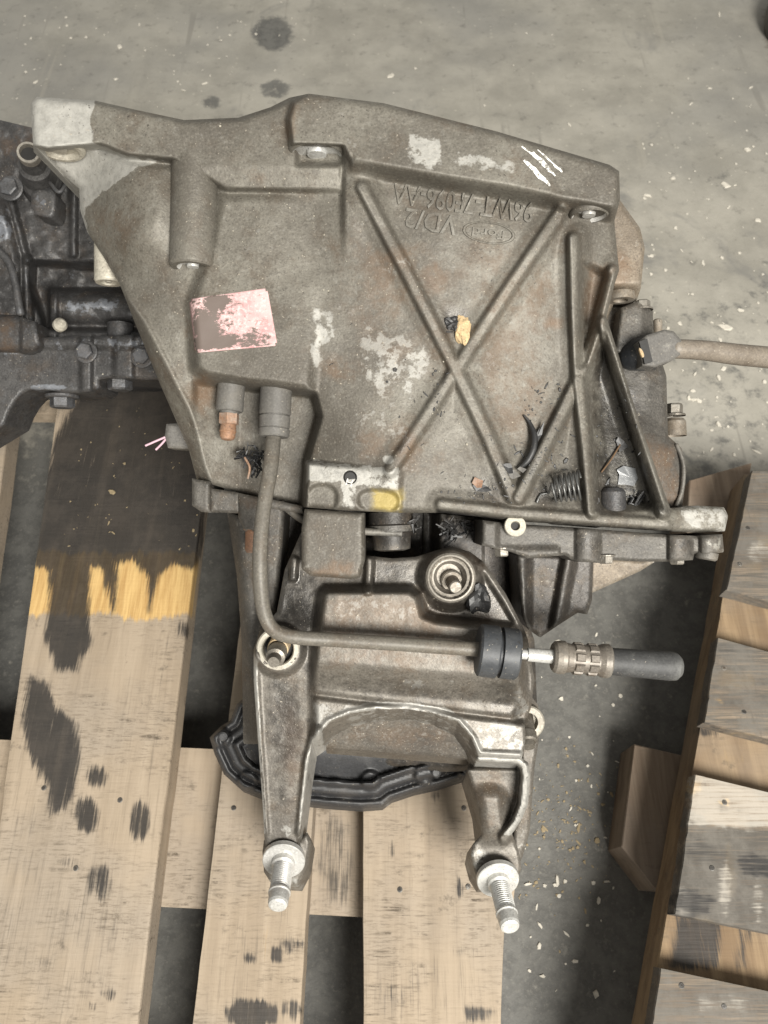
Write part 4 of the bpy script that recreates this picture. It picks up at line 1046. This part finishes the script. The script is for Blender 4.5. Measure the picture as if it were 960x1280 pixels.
brk = relief('mount_bracket', BR, br_H, M['bracket'], gb, step=2.0, skirt=.05, sdir=SD, rnd=4.5, rough=.3, stains=BRST, seed=15)
relief('inner_wall', [(404, 872), (600, 880), (600, 950), (406, 934)], lambda x, y: -38 - (y - 900) * .25, M['bracket'], brk, step=2.5, skirt=.02, sdir=SD, rnd=2, rough=.3, seed=31, stains=[('c', [(404, 872), (600, 880), (600, 950), (406, 934)], 4, .33, 20), ('r', ell(500, 920, 70, 20), 10, .4, 20)])
def ringboss(x, y, h, r0, mat, prof, seg=36):
    return lathe('bolt_boss', G(x, y, h), -FWD, [(t * U, r * U) for t, r in prof], mat, brk, seg)
rb = ringboss(563, 722, -14, 30, M['ring'], [(-10, 34), (2, 32), (5, 29.5), (5.5, 27.5), (2, 26.5), (-2, 26), (-1, 23.5), (-1.5, 21.5), (-8, 19.5), (-14, 17), (-22, 16), (-22, 0)])
lathe('bracket_bolt', G(564, 725, -26), -FWD - UP * .25 + RIGHT * .12, [(0, 14.5 * U), (.003, 14.5 * U), (.004, 13 * U), (.004, 9 * U), (.016, 8.5 * U), (.017, 7 * U), (.017, 0)], M['steel'], rb, 24)
rb = ringboss(348, 811, -14, 28, M['alu_pale'], [(-10, 29), (3, 28), (5, 26), (5, 21), (3, 19.5), (-16, 19), (-16, 0)])
lathe('bore', G(348, 811, -21), -FWD, [(0, 19 * U), (.0005, 19 * U), (.0005, 0)], M['void'], rb, 24)
for o_, p0, p1, r in ((rb, (350, 805, -20), (342, 828, 12), 9.5),):
    a = G(*p0); b = G(*p1); L = np.linalg.norm(b - a)
    lathe('bracket_stud', a, b - a, [(0, 11 * U), (L * .35, 11 * U), (L * .38, 12.5 * U), (L * .75, 12 * U), (L * .78, 8 * U), (L, 7 * U), (L, 0)], M['steel'], o_, 20)
lathe('sleeve', G(351, 803, -20), G(345, 816, -2) - G(351, 803, -20), [(0, 13.5 * U), (.012, 13.5 * U), (.0125, 12 * U), (.006, 11 * U)], M['foam'], rb, 20)
rb = ringboss(660, 903, -30, 24, M['alu_pale'], [(-30, 22), (0, 22), (2, 20), (2, 13), (-8, 12), (-8, 0)])
lathe('bracket_stud', G(657, 895, -34), G(661, 936, -14) - G(657, 895, -34), [(0, 10 * U), (24 * U, 10.5 * U), (25 * U, 12 * U), (36 * U, 12 * U), (38 * U, 9 * U), (45 * U, 8 * U), (45 * U, 0)], M['steel'], rb, 16)
relief('side_strap', [(655, 860), (672, 880), (676, 910), (668, 960), (662, 1040), (652, 1075), (640, 1070), (650, 960)], lambda x, y: -42 - (y - 880) * .05, M['bracket'], brk, step=2.2, skirt=.03, sdir=SD, rnd=4, rough=.5, stains=[('c', ell(652, 1052, 12, 24), 5, .5, 8)])
# right leg: channel with a bright raised rim
LEG = [(590, 946), (600, 944), (650, 946), (660, 953), (663, 966), (660, 1005), (650, 1030), (640, 1042), (648, 1062), (652, 1085), (644, 1108), (604, 1108), (594, 1092), (588, 1070), (591, 1055), (602, 1043), (598, 1010), (584, 962)]
def leg_H(x, y):
    H = -36 - (y - 950) * .06 + 0 * x - 10 * sstep(964, 954, y)
    H = H + 10 * sstep(26, 6, np.abs(x - 612 - (y - 985) * .12)) * sstep(975, 1000, y) * sstep(1075, 1030, y)
    rim = sstep(8, 4.5, dline(x, y, [(600, 947), (648, 950), (656, 958), (658, 970), (655, 1005), (646, 1028), (630, 1048)]))
    H = H + (-15 - (y - 950) * .12 - H) * rim
    H = H + (-40 - H) * sstep(1040, 1070, y) * (1 - rim)
    return H
relief('bracket_leg', LEG, leg_H, M['bracket'], brk, step=1.8, skirt=.05, sdir=SD, rnd=4, rough=.4, seed=16,
       stains=[('c', [(590, 938), (652, 942), (668, 960), (664, 1008), (640, 1045), (628, 1045), (648, 1005), (650, 965), (640, 956), (596, 956)], 2.5, .95, 3), ('c', ell(598, 1070, 12, 20), 4, .6, 6), ('r', ell(615, 1000, 26, 40), 10, .35, 12)])
relief('bracket_foot', [(330, 1050), (372, 1050), (384, 1040), (389, 1052), (384, 1085), (372, 1108), (340, 1106), (330, 1090), (328, 1065)], lambda x, y: -44 + 8 * sstep(30, 10, np.hypot(x - 352, y - 1070)), M['bracket'], brk, step=2, skirt=.04, sdir=SD, rnd=6, rough=.4, seed=17, stains=[('c', [(325, 1055), (380, 1060), (375, 1110), (330, 1108)], 4, .6, 8)])
for (x0, y0, h0), (x1, y1, h1), lean in (((355, 1074, -30), (347, 1133, 8), 0), ((622, 1098, -34), (638, 1160, 6), 1)):
    a = G(x0, y0, h0); b = G(x1, y1, h1); d = b - a; L = np.linalg.norm(d); d = d / L
    wn = d * .75 - FWD * .5 - UP * .1
    w = lathe('washer', a + d * .001 - wn / np.linalg.norm(wn) * .003, wn, [(0, 28 * U), (.004, 28 * U), (.0046, 27 * U), (.0046, 12 * U)], M['zinc'], brk, 40)
    prof = [(0, 15 * U), (.006, 15 * U), (.0068, 13.5 * U)]
    t = .008
    while t < L * .68:
        prof += [(t, 11.4 * U), (t + .0009, 13.0 * U)]; t += .0018
    prof += [(L * .69, 12 * U), (L * .70, 14 * U), (L * .74, 14.2 * U), (L * .76, 13 * U), (L * .93, 12.6 * U), (L * .98, 11.5 * U), (L, 9 * U), (L * 1.005, 0)]
    lathe('mount_stud', a, d, prof, M['zinc'], brk, 28)

# ---- end cover near the boards
COV = [(262, 922), (276, 908), (288, 900), (296, 880), (330, 850), (600, 860), (600, 930), (591, 958), (586, 972), (560, 980), (548, 984), (520, 990), (490, 1000), (478, 1009), (452, 1011), (410, 1008), (370, 1004), (330, 998), (300, 986), (280, 968), (268, 942)]
def cov_H(x, y):
    sd = -sdpoly(x, y, COV)
    H = -142 + 5 * sstep(5, 2, np.abs(sd - 6)) + 9 * sstep(12, 18, sd) + 10 * sstep(4.5, 2.5, np.abs(sd - 30)) + 8 * sstep(26, 70, sd)
    for cx, cy in ((277, 922), (463, 975), (583, 962), (310, 975), (530, 968)): H = H + 7 * sstep(14, 9, np.hypot(x - cx, y - cy))
    return H
cov = relief('end_cover', COV, cov_H, M['cover'], gb, step=2.0, skirt=.022, sdir=DOWN, rnd=4, rough=.25, seed=18, stains=[('c', ell(305, 940, 10, 22, rot=-30), 5, .5, 8), ('c', ell(480, 1004, 16, 6), 3, .5, 5)])
for x, y in ((463, 972), (583, 960), (279, 920), (545, 965)):
    lathe('cover_bolt', G(x, y, -128), -FWD, [(-.004, 6 * U * 1.2), (.002, 6 * U * 1.2), (.0028, 5 * U), (.0028, 0)], M['cover'], cov, 16)

# ------------------------------------------------------------------ second gearbox, black with grease, at the left
g2 = empty('gearbox', PZ(90, 470, .14), 'greasy black gearbox with a hollow pipe stub behind the aluminium gearbox', 'gearbox')
D2 = .73
P2 = [(-140, 150), (0, 150), (42, 160), (64, 190), (100, 235), (140, 300), (200, 360), (250, 420), (250, 452), (170, 448), (60, 440), (-140, 440)]
def g2_H(x, y):
    H = 14 - (y - 200) * .035 + 10 * fbm(x / 50, y / 50, 3, 3)
    H = H + 16 * sstep(10, -10, sdpoly(x, y, [(-140, 230), (8, 255), (28, 330), (28, 440), (-140, 440)]))
    H = H - 34 * sstep(5, -5, sdpoly(x, y, [(42, 326), (200, 335), (200, 412), (58, 410), (40, 360)])) + 24 * np.sqrt(np.clip(1 - ((y - 385) / 24) ** 2, 0, 1)) * (x > 60)
    for pts, w, h in (([(14, 250), (34, 325)], 4, 9), ([(34, 325), (36, 400)], 5, 12), ([(34, 326), (130, 334)], 4, 10), ([(92, 235), (92, 318)], 4, 7), ([(66, 365), (66, 420)], 6, 6)):
        H = H + h * sstep(1.4, .6, dline(x, y, pts) / w)
    return H + 5 * fbm(x / 12, y / 12, 9, 3)
bd = relief('casing', P2, g2_H, M['dark'], g2, step=2.5, skirt=.20, rnd=8, rough=.9, base=D2, stains=[('c', [(-60, 255), (8, 258), (14, 300), (-60, 320)], 6, .75, 20), ('c', [(80, 375), (150, 372), (150, 392), (80, 394)], 6, .7, 8), ('c', [(0, 300), (30, 330), (28, 400), (0, 400)], 8, .35, 30), ('c', [(40, 250), (90, 250), (90, 320), (40, 320)], 10, .3, 30), ('r', [(-40, 380), (24, 396), (24, 440), (-40, 440)], 6, .8, 8), ('r', ell(40, 180, 40, 30), 8, .4, 20)] + [('c', ell(random.uniform(-20, 200), random.uniform(170, 430), random.uniform(8, 26), random.uniform(6, 20), 9), 7, random.uniform(.25, .5), 16) for _ in range(26)])  # pale bluish patch at the left edge paints in reflected light
def Q(x, y, h=0): return P(x, y, D2 - h * .001)
U2 = D2 / FPX
pa = Q(58, 240, 0); pb = Q(35, 190, 75); pl = np.linalg.norm(pb - pa)
st_ = lathe('pipe_stub', pa, pb - pa, [(0, 26 * U2), (pl * .35, 24 * U2), (pl * .42, 20 * U2), (pl * .68, 18 * U2), (pl * .72, 14 * U2), (pl * .93, 12 * U2)], M['dark'], g2, 32)
lathe('pipe_mouth', pa, pb - pa, [(pl * .9, 12.3 * U2), (pl * .99, 12.3 * U2), (pl, 11.8 * U2), (pl, 9.4 * U2), (pl * .8, 8.6 * U2), (pl * .8, 0)], M['ring'], st_, 32)
lathe('bore', pa, pb - pa, [(pl * .92, 9.1 * U2), (pl * .93, 9.1 * U2), (pl * .93, 0)], M['void'], st_, 20)
relief('bleed_block', chaikin([(40, 232), (70, 236), (70, 268), (62, 274), (38, 266)], 1), lambda x, y: 36 + 0 * x, M['dark'], g2, step=2, skirt=.03, rnd=5, rough=.6, base=D2, stains=[('c', ell(52, 250, 10, 14), 4, .5, 6)])
tube('wire_clip', [Q(62, 228, 40), Q(74, 240, 44), Q(84, 228, 38)], 2.2 * U2, M['dark'], g2, 8)
relief('cross_shaft', [(-140, 386), (20, 394), (44, 402), (50, 430), (40, 442), (-140, 436)], lambda x, y: 28 + 10 * np.sqrt(np.clip(1 - ((y - 416) / 24) ** 2, 0, 1)) - 6 * (x < 26), M['dark'], g2, step=2.5, skirt=.04, rnd=4, rough=.7, base=D2, stains=[('r', [(-140, 380), (24, 390), (24, 445), (-140, 445)], 4, .35, 8), ('c', ell(40, 415, 16, 16), 6, .4, 12)])
lathe('ball_pin', Q(74, 407, 36), Q(80, 402, 46) - Q(74, 407, 36), [(0, 8 * U2), (.004, 8 * U2), (.007, 5 * U2), (.0075, 0)], M['alu_pale'], g2, 16)
fl2 = relief('case_flange', chaikin([(-140, 432), (82, 420), (120, 420), (180, 418), (240, 424), (252, 470), (200, 476), (125, 470), (124, 488), (90, 492), (60, 488), (34, 486), (16, 505), (2, 540), (-140, 600)], 1), lambda x, y: 20 - (y - 430) * .05 + 6 * sstep(10, 4, np.abs(x - 108)) + 5 * sstep(16, 8, np.abs(x - 155)) + 5 * sstep(440, 430, y), M['dark'], g2, step=2.2, skirt=.05, rnd=5, rough=.6, base=D2, stains=[('c', [(-10, 425), (250, 418), (250, 432), (-10, 446)], 4, .55, 10), ('c', ell(62, 484, 26, 4), 2, .8, 3), ('c', ell(120, 470, 10, 20), 4, .4, 6)])
for x, y in ((78, 494), (150, 472)):
    hexbolt('flange_bolt', Q(x, y, 0), -UP, 15 * U2, M['dark'], fl2, h=12 * U2)
relief('case_foot', [(-140, 300), (230, 300), (230, 440), (120, 450), (-140, 450)], lambda x, y: -30 + 0 * x, M['dark'], g2, step=5, skirt=.215, sdir=FWD, rnd=6, base=D2)

# ------------------------------------------------------------------ loose bits lying on the gearbox
def Hs(x, y, lift=0):
    return float(bell_H(np.array([float(x)]), np.array([float(y)]))[0]) + lift
def shard(name, cx, cy, r, mat, label, cat='plastic scrap', lift=1.2, n=6, el=1.5, rot=0, hf=Hs, curl=2.0):
    """small bent flake with thickness"""
    V = []; k = 7
    c, s = math.cos(rot), math.sin(rot)
    rim = []
    for i in range(n):
        a = 2 * math.pi * i / n + random.uniform(-.35, .35); q = r * random.uniform(.6, 1.1)
        rim.append((q * math.cos(a) * el, q * math.sin(a) / el))
    top = [(0, 0)] + rim
    for dz in (0, -.9):
        for u, v in top:
            x = cx + u * c - v * s; y = cy + u * s + v * c
            V.append(G(x, y, hf(cx, cy) + lift + dz + curl * (u / (r * el)) ** 2))
    m = n + 1; F = []
    for i in range(n):
        j = (i + 1) % n
        F += [(0, 1 + j, 1 + i), (m, m + 1 + i, m + 1 + j), (1 + i, 1 + j, m + 1 + j, m + 1 + i)]
    return tag(mk(name, V, F, mat, None, False), label, cat)

def spring():
    c = np.array([708.0, 611.0]); pts = []
    a = G(690, 612, Hs(700, 612) + 9); b = G(726, 606, Hs(726, 606) + 11); d, u, w = frame(b - a); L = np.linalg.norm(b - a)
    n = 6 * 20
    for i in range(n + 1):
        t = i / n; an = 2 * math.pi * 6 * t
        pts.append(a + d * L * (t ** .9) + (u * math.cos(an) + w * math.sin(an)) * (15.5 * U + 3 * U * t))
    pts = [G(671, 628, Hs(671, 628) + 2), G(676, 618, Hs(676, 618) + 2), G(686, 616, Hs(686, 616) + 3)] + pts
    return tag(tube('coil_spring', pts, 1.5 * U, M['spring'], None, 8, 2), 'small oily coil spring lying between two ribs of the housing', 'spring')
spring()
# curved black strip and its broken clip in the fork of the ribs
tag(tube('plastic_strip', [G(x, y, Hs(x, y) + l) for x, y, l in ((655, 519, 2), (663, 530, 4), (668, 545, 6), (667, 560, 6), (660, 575, 5), (650, 585, 3))], [1.2 * U, 2.6 * U, 3.8 * U, 4.2 * U, 4 * U, 3 * U], M['flake'], None, 8), 'curved black plastic strip leaning in the fork of two ribs', 'plastic strip')
shard('plastic_clip', 641, 593, 9, M['plastic'], 'broken grey clip at the foot of the curved black strip', 'clip', 4, 5, 1.2, .4)
shard('plastic_fragment', 652, 587, 6, M['plastic'], 'square grey plastic fragment beside the curved black strip', 'plastic scrap', 5, 4, 1.3, 0)
shard('plastic_fragment', 636, 585, 8, M['flake'], 'black plastic fragment wedged beside the broken grey clip', 'plastic scrap', 3, 6, 1.2, 1)
shard('plastic_fragment', 596, 604, 9, M['rusty'], 'brown folded flake on the ledge between the crossing ribs', 'plastic scrap', 3, 5, 1.2, .6)
shard('plastic_fragment', 602, 610, 9, M['flake'], 'black flake beside the brown folded flake on the ledge', 'plastic scrap', 2, 6, 1.5, .3)
shard('plastic_fragment', 672, 545, 9, M['flake'], 'long splintered black flake against the slanting rib', 'plastic scrap', 3, 6, 2.2, -1.1)
shard('oily_flake', 787, 596, 17, M['puddle'], 'shiny grey oily flake stuck beside the outermost rib', 'flake', 2.0, 9, 1.05, .3, curl=.4)
shard('oily_flake', 777, 556, 9, M['flake'], 'rounded black oily flake higher up against the outermost rib', 'flake', 2.0, 8, 1.1, 1.2, curl=1)
tag(tube('twig', [G(752, 590, Hs(752, 590) + 2), G(764, 574, Hs(764, 574) + 3), G(775, 556, Hs(775, 556) + 2)], 1.2 * U, M['twig'], None, 6), 'thin brown twig lying beside the shiny oily flake', 'twig')
# lump of foam caught where the ribs cross
def lump(name, cx, cy, rx, ry, h, mat, label, cat, hf=Hs, seed=0, lift=0, sub=3):
    bm = bmesh.new(); bmesh.ops.create_icosphere(bm, subdivisions=sub, radius=1); V = []
    for v in bm.verts:
        p = v.co; k = 1 + float(fbm(np.array([p.x * 1.7 + seed + 9]), np.array([p.y * 1.7 + p.z * 1.3 + 9]), seed, 5)[0]) * 1.7
        V.append(G(cx + p.x * rx * k, cy + p.y * ry * k, hf(cx, cy) + lift + p.z * h * k))
    F = [tuple(v.index for v in f.verts) for f in bm.faces]; bm.free()
    return tag(mk(name, V, F, mat, None, False), label, cat)
lump('foam_lump', 579, 411, 10, 17, 3.2, M['foam'], 'crumbly tan foam lump caught above the crossing of the ribs', 'foam', seed=2, lift=1)
lump('grease_lump', 566, 404, 10, 9, 2.4, M['flake'], 'dark greasy lump beside the tan foam lump', 'grease', seed=5, lift=1)
lump('grease_lump', 600, 745, 14, 19, 7, M['flake'], 'crumpled black greasy wad beside the bracket bolt boss', 'grease', hf=lambda x, y: -22, seed=9, lift=3)
def wad(cx, cy, hf, n, r, label):
    V = []; F = []
    for i in range(n):
        a = random.uniform(0, 6.28); q = r * math.sqrt(random.random()); x = cx + q * math.cos(a); y = cy + q * .8 * math.sin(a)
        L = random.uniform(6, 17); t = random.uniform(0, 3.14); w = random.uniform(.5, 1.5); z = hf + random.uniform(0, 7)
        ux, uy = math.cos(t), math.sin(t); b = len(V)
        for dz in (0, -.7):
            for su, sv, zz in ((-1, -1, random.uniform(-2, 2)), (1, -1, random.uniform(-2, 2)), (1, 1, random.uniform(-2, 2)), (-1, 1, random.uniform(-2, 2))):
                V.append(G(x + su * L * .5 * ux - sv * w * uy, y + su * L * .5 * uy + sv * w * ux, z + zz + dz))
        F += [(b, b + 1, b + 2, b + 3), (b + 7, b + 6, b + 5, b + 4)] + [(b + k, b + 4 + k, b + 4 + (k + 1) % 4, b + (k + 1) % 4) for k in range(4)]
    return tag(mk('swarf_wad', V, F, M['flake'], None, False), label, 'swarf', None, 'stuff')
wad(570, 662, -44, 34, 20, 'black torn plastic shreds in the pocket above the bracket bolt')
wad(314, 568, -26, 30, 15, 'black torn plastic shreds behind the bent pipe')
wad(322, 585, -26, 16, 10, 'black torn plastic shreds low behind the bent pipe')
wad(517, 655, -38, 12, 9, 'black torn plastic shreds beside the dark spigot')
wad(800, 625, -26, 26, 15, 'oily metal shreds at the foot of the outermost rib')
tag(tube('copper_sliver', [G(306, 572, -20), G(312, 584, -18), G(310, 598, -18)], 1.6 * U, M['copper'], None, 8), 'thin copper sliver among the black shreds by the pipe', 'copper sliver')
def crumbs():
    V = []; F = []
    def one(x, y, s, dark):
        h = Hs(x, y, .25); b = len(V); a = random.uniform(0, 6.28); el = random.choice((1, 1.5, 3)) if dark else random.choice((1, 1.2))
        for dz, k in ((0, 1), (s * .45, .7)):
            for i in range(5):
                t = 2 * math.pi * i / 5; u = s * k * math.cos(t) * el; v = s * k * math.sin(t) / math.sqrt(el)
                V.append(G(x + u * math.cos(a) - v * math.sin(a), y + u * math.sin(a) + v * math.cos(a), h + dz))
        F.append(tuple(b + 5 + i for i in range(5)))
        for i in range(5): F.append((b + i, b + (i + 1) % 5, b + 5 + (i + 1) % 5, b + 5 + i))
    return V, F, one
for mat, zones, lab, nm in ((M['flake'], [((600, 720, 540, 630), 60), ((550, 640, 590, 630), 22), ((655, 712, 480, 600), 60), ((540, 556, 460, 520), 14), ((745, 800, 500, 635), 60), ((390, 560, 400, 580), 18), ((560, 590, 395, 420), 14)], 'dark crumbs and slivers scattered over the ribbed housing', 'dark_crumbs'),
                            (M['grain'], [((250, 420, 200, 340), 34), ((380, 700, 280, 600), 46), ((120, 360, 130, 480), 22), ((540, 560, 450, 540), 10)], 'pale dust grains scattered over the ribbed housing', 'pale_grains')):
    V, F, one = crumbs()
    for (x0, x1, y0, y1), n in zones:
        for _ in range(n): one(random.uniform(x0, x1), random.uniform(y0, y1), random.lognormvariate(-.1, .45) * (1.2 if mat is M['flake'] else .75), mat is M['flake'])
    tag(mk(nm, V, F, mat, None, False), lab, 'debris', None, 'stuff')
nails([(935, 660), (925, 705), (905, 835), (930, 890), (906, 1003), (890, 1085), (852, 1232), (905, 1258)], BZ + .021, pr)

def corner_part():
    c = PZ(1012, 55, 0); V = []; F = []; n = 40; prof = [(.0, .085), (.02, .092), (.05, .09), (.07, .078), (.085, .05), (.09, 0)]
    for h, r in prof:
        for i in range(n):
            a = 2 * math.pi * i / n; k = 1 + .10 * math.sin(3 * a + 1) + .05 * math.sin(7 * a)
            V.append((c[0] + r * k * math.cos(a), c[1] + r * k * 1.5 * math.sin(a), h))
    for j in range(len(prof) - 1):
        for i in range(n): F.append((j * n + i, j * n + (i + 1) % n, (j + 1) * n + (i + 1) % n, (j + 1) * n + i))
    tag(mk('metal_casting', V, F, M['deep'], None, True), 'dark rounded casting lying alone on the bare floor behind the gearbox', 'casting')
corner_part()

hexbolt('flange_bolt', Q(108, 440, 30), -FWD, 10 * U2, M['dark'], fl2, h=7 * U2)
hexbolt('flange_bolt', Q(178, 446, 28), -FWD, 10 * U2, M['dark'], fl2, h=7 * U2)
hexbolt('casing_bolt', Q(14, 236, 34), -FWD, 11 * U2, M['dark'], g2, h=7 * U2)
lathe('casing_boss', Q(150, 405, 2), -UP, [(0, 16 * U2), (30 * U2, 15 * U2), (34 * U2, 11 * U2), (34 * U2, 0)], M['dark'], g2, 24)
tube('casing_rib', [Q(-20, 300, 40), Q(12, 330, 44), Q(26, 392, 44)], 4.5 * U2, M['dark'], g2, 10)
